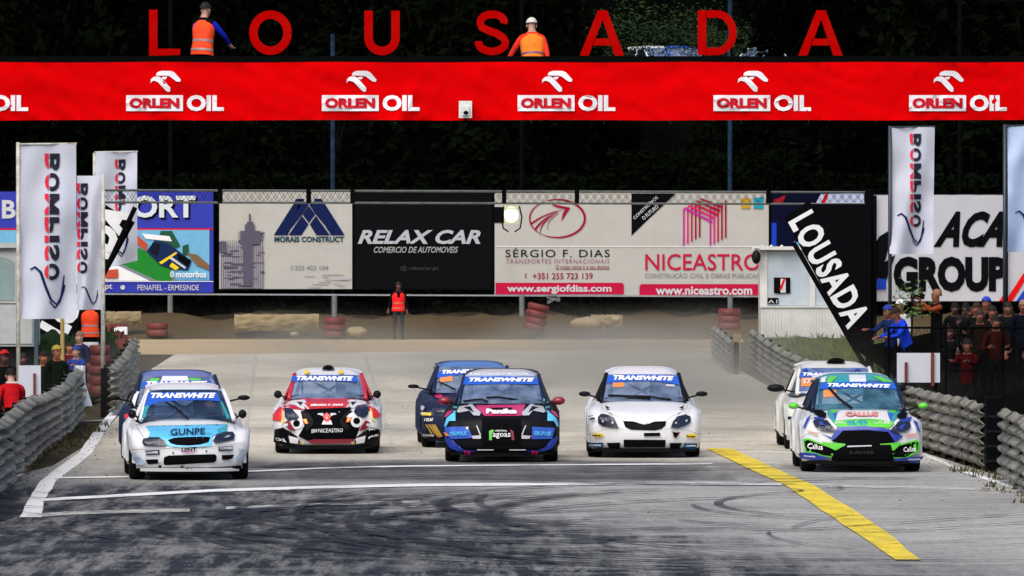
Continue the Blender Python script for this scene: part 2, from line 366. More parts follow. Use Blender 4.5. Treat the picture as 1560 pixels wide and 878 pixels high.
# raised dark spectator terrace on the right, low one on the left
terr = mat('terrace_earth', (.002, .002, .0017), .95, .4, 2, bump=.5, spec=0)  # near-black colour makes the lit terrace read as shaded
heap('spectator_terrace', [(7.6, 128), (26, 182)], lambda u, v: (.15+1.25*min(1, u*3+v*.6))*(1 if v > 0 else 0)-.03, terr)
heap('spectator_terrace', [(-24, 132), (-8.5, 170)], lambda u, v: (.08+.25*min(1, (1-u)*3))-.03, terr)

# bank and retaining wall at the far end
bankm = mat('earth_bank', (.085, .058, .025), .95, .35, .7, bump=.8, dirt=(.05, .038, .02), dirt_amt=.9, dscale=.7, spec=.1)
o = MB().grid(lambda u, v: (-26+52*u, 253.5+11*v + .7*noise.noise(Vector((u*9, v*3, 0))), -.03+.66*math.sin(v*math.pi/2)**.8 + (.28*noise.noise(Vector((u*30, v*5, 1)))+.12*noise.noise(Vector((u*90, v*14, 1)))) * (1 if v > 0 else 0)), 160, 18).build('earth_bank', bankm, smooth=True); tag(o, kind='structure')
conc = mat('old_concrete', (.26, .20, .10), .9, .3, 1.5, bump=.4, dirt=(.07, .055, .03), dirt_amt=.85, dscale=1.4)
for (a, b, y0, y1) in ((357, 486, 479, 504), (160, 215, 475, 496), (900, 948, 480, 502)):
    p = at(a, y1, 254.2); q = at(b, y0, 254.2)
    mb = MB().grid(lambda u, v: (p.x+(q.x-p.x)*u, 254.2-.10*math.sin(math.pi*v)+.06*noise.noise(Vector((u*8, v*4, a))), p.z+(q.z-p.z)*v+.03*noise.noise(Vector((u*9, v, a)))), 24, 6)
    mb.grid(lambda u, v: (p.x+(q.x-p.x)*u, 254.2+.8*v, q.z+.03*noise.noise(Vector((u*9, 1, a)))), 24, 1)
    mb.grid(lambda u, v: (p.x if u < .5 else q.x, 254.2+.8*v, p.z+(q.z-p.z)*u), 1, 1)
    tag(mb.build('concrete_block', conc), {357: 'long weathered concrete block set in the far earth bank', 160: 'short stained concrete block by the far left red drum', 900: 'small pale concrete block in the dusty bank on the right'}[a], 'concrete block')
rock_m = mat('pale_rock', (.27, .21, .12), .9, .25, 2, bump=.5)
rl = [('flat pale boulder lying in the bank below the white billboard', 893, 492, 1.0, .38), ('small yellowish stone at the foot of the long concrete block', 449, 509, .28, .16), ('rounded brown rock right of the red drum under the contractor billboard', 545, 506, .62, .36), ('small pale rock right of the flat boulder', 938, 487, .35, .22)]
for lb, px, py, sx, sz in rl:
    c = at(px, py, 253.2); mb = MB().ball((0, 0, 0), (sx/2, .3, sz/2), 14, 9)
    for v in mb.v: v *= 1+.28*noise.noise(v*4+Vector((px, 0, 0)))
    mb.v = [v+c for v in mb.v]; tag(mb.build('rock', rock_m, smooth=True), lb, 'rock')

# ------------------------------------------------------------------ forest behind
def hillz(x, y):
    z = 0
    if y > 268: z += min((y-268)/30, 1)**1.3*8.8
    if y > 322: z += (y-322)*.75
    return z-.05
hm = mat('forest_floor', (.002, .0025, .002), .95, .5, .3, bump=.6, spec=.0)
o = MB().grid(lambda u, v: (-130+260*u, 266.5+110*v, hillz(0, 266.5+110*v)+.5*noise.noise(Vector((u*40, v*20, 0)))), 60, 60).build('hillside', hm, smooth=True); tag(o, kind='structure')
leaf_m = mat('dark_leaves', (.0022, .0034, .0016), .9, .9, .5, spec=.0); bark_m = mat('bark', (.012, .010, .008), .9, .3, 3, bump=.5, spec=.05)  # deep shade of the wood is put into these near-black colours
def crown_mesh(name, seed, H, nleaf=2600, wide=3.2, m=leaf_m, low=.18, ls=.34):
    r = random.Random(seed); vs = []; fs = []
    lobes = [Vector((r.uniform(-1, 1)*wide*.62, r.uniform(-1, 1)*wide*.5, H*(low+.12+r.random()*(.80-low)))) for _ in range(17)]
    for L_ in lobes: L_.x *= 1.1-.5*(L_.z/H)
    rad = [r.uniform(1.1, 2.0)*wide/3.2 for _ in lobes]
    for k in range(nleaf):
        i = r.randrange(len(lobes)); d = Vector((r.gauss(0, 1), r.gauss(0, 1), r.gauss(0, .8))).normalized()*rad[i]*r.random()**.35
        c = lobes[i]+d; a = Vector((r.gauss(0, 1), r.gauss(0, 1), r.gauss(0, 1))).normalized(); b = a.orthogonal().normalized(); s = ls*r.uniform(.5, 1.3)
        n0 = len(vs); vs += [c-a*s, c+b*s*.45, c+a*s, c-b*s*.45]; fs.append([n0, n0+1, n0+2, n0+3])
    me = bpy.data.meshes.new(name); me.from_pydata(vs, [], fs); me.materials.append(m); return me, lobes
def trunk_mesh(name, seed, H, lobes, r0=.28):
    r = random.Random(seed); mb = MB(); P = [(r.uniform(-.15, .15)*i, r.uniform(-.1, .1)*i, H*.78*i/5) for i in range(6)]; P[0] = (0, 0, -.4)
    mb.tube(P, [r0*(1-.16*i) for i in range(6)], 8)
    for L_ in lobes[:9]:
        s = Vector(P[2]).lerp(Vector(P[4]), r.random()*.8); mb.tube([s, s.lerp(L_, .5)+Vector((0, 0, .3)), L_], [.1, .07, .03], 5)
    me = bpy.data.meshes.new(name); me.from_pydata(mb.v, [], mb.f); me.materials.append(bark_m); return me
variants = []
for s in range(4):
    cm, lb = crown_mesh('crown', 50+s, 12.5, 5200, ls=.23); variants.append((cm, trunk_mesh('trunk', 80+s, 12.5, lb)))
def tree(x, y, z, sc, var, rz, label, group='trees of the dark wood'):
    t = thing('tree', label, 'tree', (x, y, z), rz, group); t.scale = (sc, sc, sc)
    for nm, me in (('crown', variants[var][0]), ('trunk', variants[var][1])):
        o = bpy.data.objects.new(nm, me); COL.objects.link(o); o.parent = t
tl = 'tall dark leafy tree in the front row of the unlit wood behind the billboards'
xs = [-22, -18.6, -15.4, -12.2, -9.1, -5.9, -2.8, .5, 10.4, 13.6, 16.8, 20, 23]
for i, x in enumerate(xs):
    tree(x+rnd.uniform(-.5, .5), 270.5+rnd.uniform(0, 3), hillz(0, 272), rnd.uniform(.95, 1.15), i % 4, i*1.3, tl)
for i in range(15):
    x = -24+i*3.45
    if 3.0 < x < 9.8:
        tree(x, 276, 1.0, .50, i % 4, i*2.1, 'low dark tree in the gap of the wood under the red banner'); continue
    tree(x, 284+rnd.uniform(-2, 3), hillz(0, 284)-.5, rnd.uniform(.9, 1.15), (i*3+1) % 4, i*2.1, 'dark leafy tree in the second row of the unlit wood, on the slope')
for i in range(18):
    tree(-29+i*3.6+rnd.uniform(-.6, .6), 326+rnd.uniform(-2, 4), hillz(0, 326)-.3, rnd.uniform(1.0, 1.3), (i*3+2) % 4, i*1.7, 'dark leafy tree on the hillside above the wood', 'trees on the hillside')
# undergrowth right behind the billboards: reads as one mass
vs = []; fs = []
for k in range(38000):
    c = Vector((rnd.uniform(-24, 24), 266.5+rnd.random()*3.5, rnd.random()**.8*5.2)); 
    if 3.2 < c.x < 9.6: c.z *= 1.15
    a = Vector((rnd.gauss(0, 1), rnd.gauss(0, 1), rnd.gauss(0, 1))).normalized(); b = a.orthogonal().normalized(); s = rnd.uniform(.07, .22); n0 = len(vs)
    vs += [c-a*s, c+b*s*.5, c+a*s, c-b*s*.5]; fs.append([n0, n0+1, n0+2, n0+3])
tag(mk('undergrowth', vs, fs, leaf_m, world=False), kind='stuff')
# bush with gaps, standing above the banner between the letters
gl, _ = crown_mesh('crown', 99, 2.6, 1500, 2.4, mat('bush_leaves', (.018, .035, .012), .8, .9, 2, spec=.05), 0, .075)
for i, (px, py, sc, lab) in enumerate(((985, 92, 1.15, 'sparse green bush on the hillside between the red letters A and D'), (1060, 92, .95, 'sparse green bush on the hillside behind the red letter D'), (1140, 92, .8, 'sparse green bush on the hillside just right of the red letter D'), (925, 92, .8, 'sparse green bush on the hillside behind the first red letter A'))):
    p = at(px, py, 296); p.z -= .3; t = thing('bush', lab, 'bush', p, i*1.1); t.scale = (sc, sc, sc*.8)
    o = bpy.data.objects.new('foliage', gl); COL.objects.link(o); o.parent = t

# ------------------------------------------------------------------ billboards at the far end
DB = 262.0
def billboard(label, box, m, frame=True):
    a = at(box[0], box[3], DB); b = at(box[2], box[1], DB)
    t = thing('billboard', label, 'billboard', ((a.x+b.x)/2, DB, a.z)); 
    MB().grid(lambda u, v: (a.x+(b.x-a.x)*u, DB-.02-.025*abs(noise.noise(Vector((u*5, v*3, box[0]))))*math.sin(math.pi*u), a.z+(b.z-a.z)*v), 30, 10).build('panel', m, t, smooth=True)
    if frame:
        mb = MB(); y0, y1 = DB-.03, DB+.10; k = .045
        mb.box(a.x-k, b.x+k, y0, y1, b.z, b.z+k).box(a.x-k, b.x+k, y0, y1, a.z-k, a.z).box(a.x-k, a.x, y0+.003, y1-.003, a.z, b.z).box(b.x, b.x+k, y0+.003, y1-.003, a.z, b.z)
        mb.build('frame', darksteel, t)
    return t
DT = DB-.052; DT2 = DB-.07; DT3 = DB-.09
canvas = mat('white_canvas', (.44, .43, .39), .75, .05, 1.2, dirt=(.36, .32, .24), dirt_amt=.3, dscale=.7)
# 1 blue board with a print of racing karts
t = billboard('blue billboard with a racing picture and the place names Penafiel and Ermesinde', (-40, 292, 325, 446), mat('blue_canvas', (.008, .02, .36), .6, .05, 1))
flat_text('B', (3, 305, 24, 333), DT, LGREY, t, bold=.03); 
for k, (dx, m_) in enumerate(((2.5, BLACK), (0, printed('pale', (.62, .68, .7))))): flat_text('ORT', (202+dx, 298+dx, 298+dx, 332+dx), DT-.02*k-.01, m_, t, bold=.03)
flat_poly([(-40, 348), (325, 348), (325, 350.5), (-40, 350.5)], DT, RED, t)
flat_poly([(-40, 351), (319, 350), (319, 428), (-40, 428)], DT, printed('picture_sky', (.16, .42, .62)), t, 'picture')
PG = [([(-40, 395), (60, 385), (210, 380), (250, 408), (270, 428), (-40, 428)], printed('pic_grey', (.20, .24, .25))), ([(190, 375), (212, 378), (262, 405), (262, 428), (240, 428), (180, 400)], printed('pic_green', (.02, .22, .03))),
      ([(150, 410), (180, 405), (228, 428), (150, 428)], WHITE), ([(245, 352), (262, 352), (275, 375), (262, 382), (240, 366)], printed('pic_tree', (.02, .09, .05))), ([(278, 375), (287, 372), (288, 388), (278, 390)], printed('pic_tree', (.02, .09, .05))),
      ([(284, 385), (300, 388), (318, 403), (319, 412), (300, 405)], printed('pic_hill', (.2, .12, .06))), ([(208, 358), (225, 372), (222, 383), (208, 372)], printed('pic_red', (.5, .08, .04))), ([(216, 356), (258, 360), (262, 368), (222, 364)], WHITE),
      ([(223, 383), (236, 366), (258, 372), (292, 398), (286, 412), (262, 410), (244, 404)], printed('pic_navy', (.01, .025, .08))), ([(242, 400), (268, 384), (270, 386), (246, 403)], YELLOW), ([(262, 392), (283, 407), (282, 410), (258, 394)], LGREY), ([(270, 386), (291, 396), (286, 406), (272, 396)], BLACK),
      ([(232, 370), (244, 372), (240, 390), (228, 384)], printed('pic_black', (.01, .01, .02))), ([(262, 400), (273, 408), (268, 412), (258, 406)], YELLOW), ([(160, 412), (180, 410), (180, 424), (160, 424)], printed('pic_red', (.5, .08, .04)))]
for k, (pp, m_) in enumerate(PG): flat_poly(pp, DT-.012-.004*k, m_, t, 'picture')
flat_text('motorbus', (268, 413, 314, 423), DT-.09, WHITE, t, bold=.02); flat_text('rent a travel', (272, 424, 312, 426), DT-.09, CYAN, t)
ring_strip(262, 418, 2, 4, 1.5, DT-.09, WHITE, t, 'logo')
flat_poly([(-40, 428.5), (325, 428.5), (325, 429.5), (-40, 429.5)], DT-.09, WHITE, t)
flat_text('.pt', (157, 433, 171, 443), DT-.02, LGREY, t, bold=.02); flat_poly(circ(187, 438, 3.6), DT-.02, LGREY, t, 'dot')
flat_text('PENAFIEL - ERMESINDE', (209.5, 434, 303, 442.5), DT-.02, LGREY, t, bold=.005)
# 2
t = billboard('off-white building contractor billboard with black triangle logo and a scaffolding picture', (334, 291, 536.5, 440.5), canvas)
flat_poly([(417, 358.5), (452, 303), (463, 303), (438, 358.5)], DT, NAVY, t, 'logo'); flat_poly([(525, 358.5), (490, 303), (478, 303), (504, 358.5)], DT, NAVY, t, 'logo')
flat_poly([(439.5, 358.5), (460, 329), (470, 342), (459, 358.5)], DT, NAVY, t, 'logo'); flat_poly([(502.5, 358.5), (481, 329), (472, 342), (482, 358.5)], DT, NAVY, t, 'logo'); flat_poly([(461, 327), (470.5, 313.5), (480, 327), (470.5, 340)], DT, NAVY, t, 'logo')
flat_poly([(458, 303), (470.5, 312), (461, 326), (446, 345), (440, 352), (436, 352)], DT, NAVY, t, 'logo'); flat_poly([(484, 303), (471, 312), (480, 326), (496, 345), (500, 352), (506, 352)], DT, NAVY, t, 'logo')
flat_text('MORAIS CONSTRUCT', (418, 360.5, 524, 369), DT, printed('teal_dark', (.01, .05, .08)), t, bold=.035)
flat_text('255 403 104', (449, 404.5, 500, 411.5), DT, GREY, t, bold=.01); ring_strip(444.5, 408, 2, 3, .8, DT, GREY, t, 'logo')
pv = MB(); pm = printed('picture_violet', (.10, .09, .13)); pl = printed('picture_pale_violet', (.34, .32, .35))
def pbox(mb, x0, y0, x1, y1, D): a = at(x0, y1, D); b = at(x1, y0, D); mb.add([(a.x, D, a.z), (b.x, D, a.z), (b.x, D, b.z), (a.x, D, b.z)], [(0, 1, 2, 3)])
pbox(pv, 336, 375, 401, 439.5, DT-.01)
pv.build('picture', pl, t); pv = MB()
for k in range(44):
    x = rnd.uniform(336, 398); y = rnd.uniform(352 if x > 362 else 372, 436); pbox(pv, x, y, min(x+rnd.uniform(3, 22), 403), y+rnd.uniform(.6, 3.5), DT-.012-.0005*k)
for k in range(20): x = 337+k*3.3; pbox(pv, x, 352 if 362 < x < 400 else 366, x+.8, 439, DT-.04-.0003*k)
pbox(pv, 366, 352, 396, 372, DT-.052); pbox(pv, 373, 342, 388, 353, DT-.053); pbox(pv, 379, 326, 382, 343, DT-.054); pbox(pv, 376, 338, 386, 342, DT-.055); pbox(pv, 334, 368, 345, 385, DT-.056); pbox(pv, 370, 360, 385, 436, DT-.057)
pv.build('picture', pm, t)
pv = MB()
for k in range(14): x = rnd.uniform(463, 515); y = rnd.uniform(417, 437); pbox(pv, x, y, min(x+rnd.uniform(6, 26), 535), y+1.5, DT-.01-.0005*k)
pv.build('picture', printed('picture_mist', (.40, .38, .40)), t)
# 3
t = billboard('black car dealer billboard with silver slanted lettering', (540.5, 292, 749, 440), mat('black_canvas', (.004, .004, .005), .8, .1, 1, spec=.04))
silver = printed('silver', (.42, .43, .46)); flat_text('RELAX CAR', (545, 350.5, 732, 372), DT, silver, t, bold=.035, shear=.3, dy=0)
flat_text('COMERCIO DE AUTOMOVEIS', (569.5, 376, 698, 385.5), DT, printed('silver_dim', (.30, .32, .30)), t, bold=.02, shear=.3)
flat_text('@ relaxcar.pt', (610, 405, 668, 413.5), DT, printed('silver_dark', (.05, .05, .055)), t)
# 4
t = billboard('white double billboard of a haulage firm and a builder with crimson logos', (753.5, 294, 1171, 450.5), canvas)
flat_poly([(753.5, 315.5), (768, 315.5), (768, 339.5), (753.5, 339.5)], DT, BLACK, t, 'patch')
CR = printed('crimson', (.30, .008, .03)); CR2 = printed('crimson_bright', (.48, .01, .05))
ring_strip(849, 333, 42, 29, 3.4, DT, CR, t, 'logo', -120, 130, taper=True); ring_strip(849, 333, 42, 29, 2.2, DT, CR, t, 'logo', 125, 245, taper=True)
for (P0, w0) in (([(808, 342), (830, 325), (857, 320)], 3.2), ([(815, 350), (828, 332), (850, 322)], 5), ([(823, 358), (820, 340), (850, 324)], 5.5), ([(835, 350), (830, 338), (852, 325)], 3)):
    (x0, y0), (x1, y1), (x2, y2) = P0; L1 = []; 
    for k in range(13):
        q = k/12; x = (1-q)**2*x0+2*q*(1-q)*x1+q*q*x2; y = (1-q)**2*y0+2*q*(1-q)*y1+q*q*y2; L1.append((x, y, w0*(1-q)+.5))
    flat_poly([(x, y-ww/2) for x, y, ww in L1]+[(x, y+ww/2) for x, y, ww in reversed(L1)], DT, CR, t, 'logo')
flat_poly([(840, 311), (869, 316.5), (855, 338), (857, 326), (861, 319), (845, 315)], DT, CR, t, 'logo')
flat_text('SÉRGIO F. DIAS', (770, 377.5, 929, 392), DT, BLACK, t, bold=.0, space=1.15); flat_text('TRANSPORTES INTERNACIONAIS', (771, 395, 928.5, 401.5), DT, printed('mauve', (.30, .12, .15)), t, space=1.2)
flat_text('O nosso nome é o seu destino', (846.5, 403.5, 928.5, 409.5), DT, printed('crimson_dim', (.2, .03, .05)), t); flat_poly([(846.5, 410), (928.5, 410), (928.5, 410.8), (846.5, 410.8)], DT, CR, t)
flat_text('+351 255 723 139', (811.5, 416, 903, 425.5), DT, CR, t, bold=.01); ring_strip(803, 420, 3, 3, 1.2, DT, CR, t, 'logo', 100, 260, 8)
flat_poly([(755, 431), (948, 431), (950.5, 434), (950.5, 448.5), (755, 448.5)], DT, CR2, t, 'stripe'); flat_text('www.sergiofdias.com', (772.5, 434, 931.5, 448), DT2, LGREY, t, bold=.03)
flat_poly([(974, 437), (976.5, 433), (1157, 433), (1157, 450), (974, 450)], DT, CR2, t, 'stripe'); flat_text('www.niceastro.com', (999, 436.5, 1146, 449.5), DT2, LGREY, t, bold=.03)
flat_text('NICEASTRO', (983, 387, 1158, 412), DT, CR2, t, bold=.006); flat_text('CONSTRUÇÃO CIVIL E OBRAS PÚBLICAS', (982.5, 415, 1156, 425), DT, GREY, t, bold=.004)
flat_poly([(962, 295), (1029, 295), (962, 359)], DT, BLACK, t, 'corner_patch')
flat_text('CONSTRUÍMOS', None, DT2, LGREY, t, quad=((967, 335), (1003, 302), (963, 330.5)), bold=.01); flat_text('O FUTURO', None, DT2, LGREY, t, quad=((981, 336), (1004, 316), (977, 331.5)), bold=.01)
for k in range(5):
    m_ = (MAGENTA, PINK, CR2, CR, CR)[k]; x = 1040.5+k*6; flat_poly([(x, 318-k*3), (x+2.6, 318-k*3), (x+2.6, 375-k*3.4), (x, 375-k*3.4)], DT-.003*k, m_, t, 'logo')
    x = 1081+k*5.8; flat_poly([(x, 316-k*2.5), (x+2.6, 315-k*2.5), (x+2.6, 375-k*3.2), (x, 375-k*3.2)], DT-.003*k, m_, t, 'logo')
    flat_poly([(1042+k*6, 318-k*3.5), (1043+k*6, 315.5-k*3.5), (1086+k*4, 337-k*5.6), (1084+k*4, 340-k*5.6)], DT-.02-.003*k, m_, t, 'logo')
flat_poly([(1129, 302), (1143, 302), (1143, 318), (1129, 318)], DT, GOLD, t, 'logo'); flat_poly([(1148, 302), (1163, 300), (1163, 318), (1148, 318)], DT, TEAL, t, 'logo')
flat_poly([(754, 375.2), (1171, 375.2), (1171, 376.2), (754, 376.2)], DT, WHITE, t, 'seam')
# 5
t = billboard('dark navy billboard partly hidden behind the white cabin', (1175.5, 294, 1330, 452), mat('navy_canvas', (.003, .004, .02), .8, .1, 1, spec=.04))
flat_poly([(1178, 305), (1198, 297), (1192, 310), (1180, 311)], DT, DKRED, t, 'logo'); flat_poly([(1250, 296), (1330, 294), (1330, 312), (1242, 312)], DT, printed('lilac', (.4, .45, .62)), t, 'stripe'); flat_poly([(1257, 296), (1262, 296), (1256, 312), (1250, 312)], DT2, RED, t, 'stripe')
flat_poly([(1175.5, 340), (1183, 340), (1183, 378), (1175.5, 378)], DT, BLUE, t, 'stripe'); flat_poly([(1210, 368), (1225, 372), (1236, 400), (1205, 385)], DT, CYAN, t, 'stripe'); flat_poly([(1222, 362), (1227, 365), (1220, 380), (1216, 378)], DT2, RED, t, 'stripe')
# lower rail of all five boards and the posts that carry them
rails = thing('board_support', 'long steel rail and posts carrying the row of billboards', 'frame', (at(600, 450, DB).x, DB+.12, 0))
mb = MB(); a = at(150, 448, DB-.09); b = at(1172, 452, DB-.09); mb.bar(a, b, .05); mb.build('rail', steel, rails)
blue_post = mat('blue_steel', (.010, .025, .05), .6, .6, 4, spec=.1); gp_ = mat('grey_post', (.16, .16, .15), .6, .2, 3)
for i, (px, y1, m_) in enumerate(((260, -60, darksteel), (507, 52, blue_post), (795, -60, darksteel), (1112, -60, blue_post), (1462, -60, darksteel))):
    a = at(px, 512, DB+.25); b = at(px, y1, DB+.25); MB().tube([(a.x, DB+.25, -.1), (a.x, DB+.25, b.z)], .075, 8).build('post', m_, rails)
for px in (260, 510, 795, 1112): 
    a = at(px, 512, DB-.02); b = at(px, 450, DB-.02); MB().tube([(a.x, DB-.35, .1), (a.x, DB-.35, b.z)], .085, 8).build('post', gp_, rails)
# 6 right: white board ACA GROUP
DB6 = 236.0; DB = DB6; DT = DB-.05; DT2 = DB-.07
whitec = mat('white_vinyl', (.42, .43, .47), .6, .05, 1.2, dirt=(.4, .4, .4), dirt_amt=.2, dscale=.7)
t = billboard('large white billboard with black script and block capitals behind the photographers', (1331, 297, 1531, 459), whitec)
flat_text('GROUP', (1361, 391, 1534, 445), DT, BLACK, t, bold=.06)
flat_text('ACA', (1422, 322, 1529, 377), DT, BLACK, t, bold=.045, shear=.5)
flat_poly([(1357, 350), (1353, 380), (1345, 410), (1331, 435), (1331, 375), (1340, 360)], DT2, BLACK, t, 'logo'); flat_poly([(1331, 420), (1350, 428), (1364, 388), (1331, 412)], DT2-.01, BLACK, t, 'logo'); flat_poly([(1336, 425), (1350, 425), (1350, 441), (1336, 441)], DT2-.02, BLUE, t, 'logo')
flat_poly([(1522, 459), (1531, 446), (1531, 459)], DT2-.03, RED, t, 'stripe')
t = billboard('white board with a blue wedge and red diagonal stripe at the right edge', (1535, 297, 1640, 459), whitec)
flat_poly([(1548, 459), (1640, 330), (1640, 459)], DT, BLUE, t, 'stripe'); flat_poly([(1536, 459), (1536, 452), (1580, 385), (1588, 385), (1542, 459)], DT, RED, t, 'stripe')
fr0 = thing('board_support', 'dark posts standing under the large white billboards on the right', 'frame', (at(1430, 500, DB).x, DB, 0))
for px in (1333, 1478, 1533): a = at(px, 500, DB-.15); MB().tube([(a.x, DB-.15 if px != 1478 else DB+.15, -.1), (a.x, DB-.15 if px != 1478 else DB+.15, at(px, 298, DB).z)], .05, 6).build('post', darksteel, fr0)
# red tyre bundles round the feet of the posts
redm = mat('red_tyre_paint', (.13, .006, .006), .6, .25, 3, dirt=(.16, .1, .06), dirt_amt=.5); wtm = mat('white_tyre_paint', (.5, .48, .45), .6, .15, 3)
def tyre_ring(mb, c, Ro=.34, h=.2, n=18):
    prof = [(Ro*.6, 0), (Ro*.88, 0), (Ro, h*.28), (Ro, h*.72), (Ro*.88, h), (Ro*.6, h)]; mb.lathe(prof, c, n)
def stack(label, x, y, z, n, mats_, Ro=.34, h=.21, cat='tyre stack', name='tyre_stack', jit=.02):
    t = thing(name, label, cat, (x, y, z))
    for k in range(n):
        mb = MB(); tyre_ring(mb, (rnd.uniform(-jit, jit), rnd.uniform(-jit, jit), k*h), Ro, h*.96); mb.build('tyre', mats_[k % len(mats_)], t, smooth=True, world=False)
    return t
for (px, py, lb, n) in ((510, 514, 'red tyre stack at the post under the contractor billboard', 3), (240, 512, 'red tyre stack at the far left post in the shade', 2), (812, 503, 'red tyre stack leaning at the post below the web address, blurred by dust', 4), (1111, 502, 'red tyre stack at the post left of the white cabin', 3)):
    D = 254 if px != 1111 else 243; p = at(px, py, D); s = stack(lb, p.x, D-.3, max(p.z, 0), n, [redm])
    if px == 812: s.rotation_euler = (0, R(14), 0)
# small speed camera / bird-like cable bundle under the rail
p = at(843, 456, 261); mb = MB()
for k in range(14): mb.tube([p+Vector((rnd.uniform(-.22, .22), rnd.uniform(-.05, .05), rnd.uniform(-.15, .15))), p+Vector((rnd.uniform(-.22, .22), rnd.uniform(-.05, .05), rnd.uniform(-.15, .15)))], .025, 5)
tag(mb.build('cable_bundle', mat('tangle', (.12, .12, .13), .4, .8, 20)), 'small tangled cable bundle hanging from the rail under the white double billboard', 'cable')

# grit and pebbles gathered along the road edges
vs = []; fs = []
for k in range(1300):
    if k % 2: y = rnd.uniform(100, 150); x = -7.0-(.3 if y > 122 else (122-y)*.05)+rnd.gauss(0, .45)
    else: y = rnd.uniform(104, 150); x = 7.2-(y-118)*.035+rnd.gauss(.1, .4)
    if k % 9 == 0: x = rnd.uniform(-6.5, 6.5); y = rnd.uniform(88, 200)
    s_ = rnd.uniform(.006, .02); n0 = len(vs); vs += [(x-s_, y, .004), (x+s_, y+s_*.4, .004), (x, y+s_, .004), (x+s_*.2, y+s_*.2, s_*1.1)]; fs += [[n0, n0+1, n0+3], [n0+1, n0+2, n0+3], [n0+2, n0, n0+3]]
tag(mk('grit', vs, fs, mat('grit', (.08, .06, .035), .9, .6, 3), world=False), kind='stuff')

# ------------------------------------------------------------------ footbridge over the track with the red banner
BD = 142.0
br = thing('footbridge', 'dark steel footbridge over the track carrying the long red banner', 'footbridge', (0, BD+1.2, 0))
z0 = at(780, 184, BD).z; z1 = at(780, 94, BD).z
mb = MB(); mb.box(-14, 14, BD+.25, BD+1.3, z0+.02, z0+.22); mb.build('deck', darksteel, br)
mb = MB(); mb.box(-14, 14, BD+.12, BD+.24, z0+.04, z0+.30).box(-14, 14, BD+1.31, BD+1.42, z0+.04, z0+.30); mb.build('beam', darksteel, br)
ZR = at(780, 86, BD+.3).z
mb = MB(); mb.box(-14, 14, BD+.16, BD+.28, z1-.03, ZR); mb.box(-14, 14, BD+1.32, BD+1.4, z1+.0, z1+.07); mb.build('top_rail', darksteel, br)
for sgn in (-1, 1):
    for y in (BD+.4, BD+1.1): MB().box(sgn*11.6-.15, sgn*11.6+.15, y-.15, y+.15, -.05, z0+.03).build('pillar', darksteel, br)
for k in range(15): MB().box(-13.5+k*1.92, -13.44+k*1.92, BD+1.33, BD+1.39, z0+.3, z1).build('upright', darksteel, br)
redc = mat('red_banner_vinyl', (.60, .001, .002), .8, .05, .6, spec=.0)
bn = thing('banner', 'long red sponsor banner with white bird logos along the footbridge', 'banner', (0, BD, z0))
NU = 420
def slack(u, v, x):
    d = .012*math.sin(x*1.9+.5)+.02*noise.noise(Vector((x*.6, v*2, 0)))+.012*noise.noise(Vector((x*2.2+v*3, v*4, 5)))
    for cx, sg in ((-.92, 1),):
        q = abs(x-cx); d += .05*math.exp(-((q-.55-.5*(1-v))/.12)**2)*(1-v)**1.2
    return d*1.9+.035*(1-min(1, abs(noise.noise(Vector((x*1.1+v*2.2, v*1.2-x*.2, 2))))*5))**2+.02*noise.noise(Vector((x*.9+v*1.3, v*1.5, 9)))
zb_, zt_ = z0, at(780, 94.5, BD).z
def bfn(u, v):
    x = -13.6+27.2*u; sag = .012*abs(math.sin(x*1.02))*(1 if v > .95 else 0)-.012*abs(math.sin(x*.83+1))*(1 if v < .05 else 0)
    return (x, BD-.03-slack(u, v, x), zb_+(zt_-zb_)*v+sag*-1)
MB().grid(bfn, NU, 12).build('cloth', redc, bn, smooth=True)
def BP(px, py):
    p = at(px, py, BD-.05); v = (p.z-zb_)/(zt_-zb_); p.y = BD-.048-slack(0, v, p.x); return p
BW = printed('banner_white', (.74, .73, .76))
def wings(X):
    s = 3.9; f = lambda P: [(X+x/s, y/s) for x, y in P]
    for P in ([(928,450),(931,436),(942,427),(960,422),(1015,422),(1035,430),(1045,440),(1075,475),(1070,487),(1050,485),(1030,470),(1010,455),(990,450)],
              [(895,495),(897,472),(912,459),(925,456),(945,455),(965,468),(1012,522),(1013,543),(1000,548),(985,538),(938,488),(915,480),(903,485)], [(962,459),(993,456),(990,466),(982,473),(972,472),(965,467)]):
        flat_poly(f(P), 0, BW, bn, 'logo', fn=BP)
    MB().grid(lambda u, v: tuple(BP(X+192.2+86.6*u, 169.5-24.2*v)-Vector((0, .012, 0))), 16, 4).build('panel', BW, bn)
    flat_text('ORLEN', (X+197, 149.5, X+273.5, 165.2), 0, printed('banner_red_ink', (.5, .01, .02)), bn, bold=.06, fn=lambda x, y: BP(x, y)-Vector((0, .028, 0)))
    flat_text('OIL', (X+284.5, 145, X+341, 169.6), 0, BW, bn, bold=.045, fn=BP)
for k in range(-1, 5): wings(k*298.2)
# rope ties along the banner hems
mb = MB()
for k in range(22):
    x = -12.8+k*1.2+rnd.uniform(-.1, .1); mb.tube([(x, BD-.05, zb_+.02), (x+.02, BD+.05, zb_-.05)], .012, 5)
mb.build('tie', blackplastic, bn)
# camera box on the banner
p = at(708.5, 180, BD-.2); t = thing('camera_box', 'small white camera box hanging in front of the red banner', 'camera', p)
wb = mat('white_casing', (.62, .63, .6), .5, .08, 8); a = at(699, 180, BD-.2); b = at(719, 154, BD-.2)
MB().box(a.x, b.x, BD-.24, BD-.08, a.z, b.z).build('housing', wb, t); MB().box(a.x+.06, b.x-.05, BD-.33, BD-.245, a.z+.05, b.z-.1).build('hood', wb, t)
MB().ball(((a.x+b.x)/2+.01, BD-.335, a.z+.09), (.045, .02, .035)).build('lens', BLACK, t, smooth=True); MB().tube([((a.x+b.x)/2, BD-.1, a.z), ((a.x+b.x)/2, BD-.1, a.z-.1)], .02).build('cable', BLACK, t)

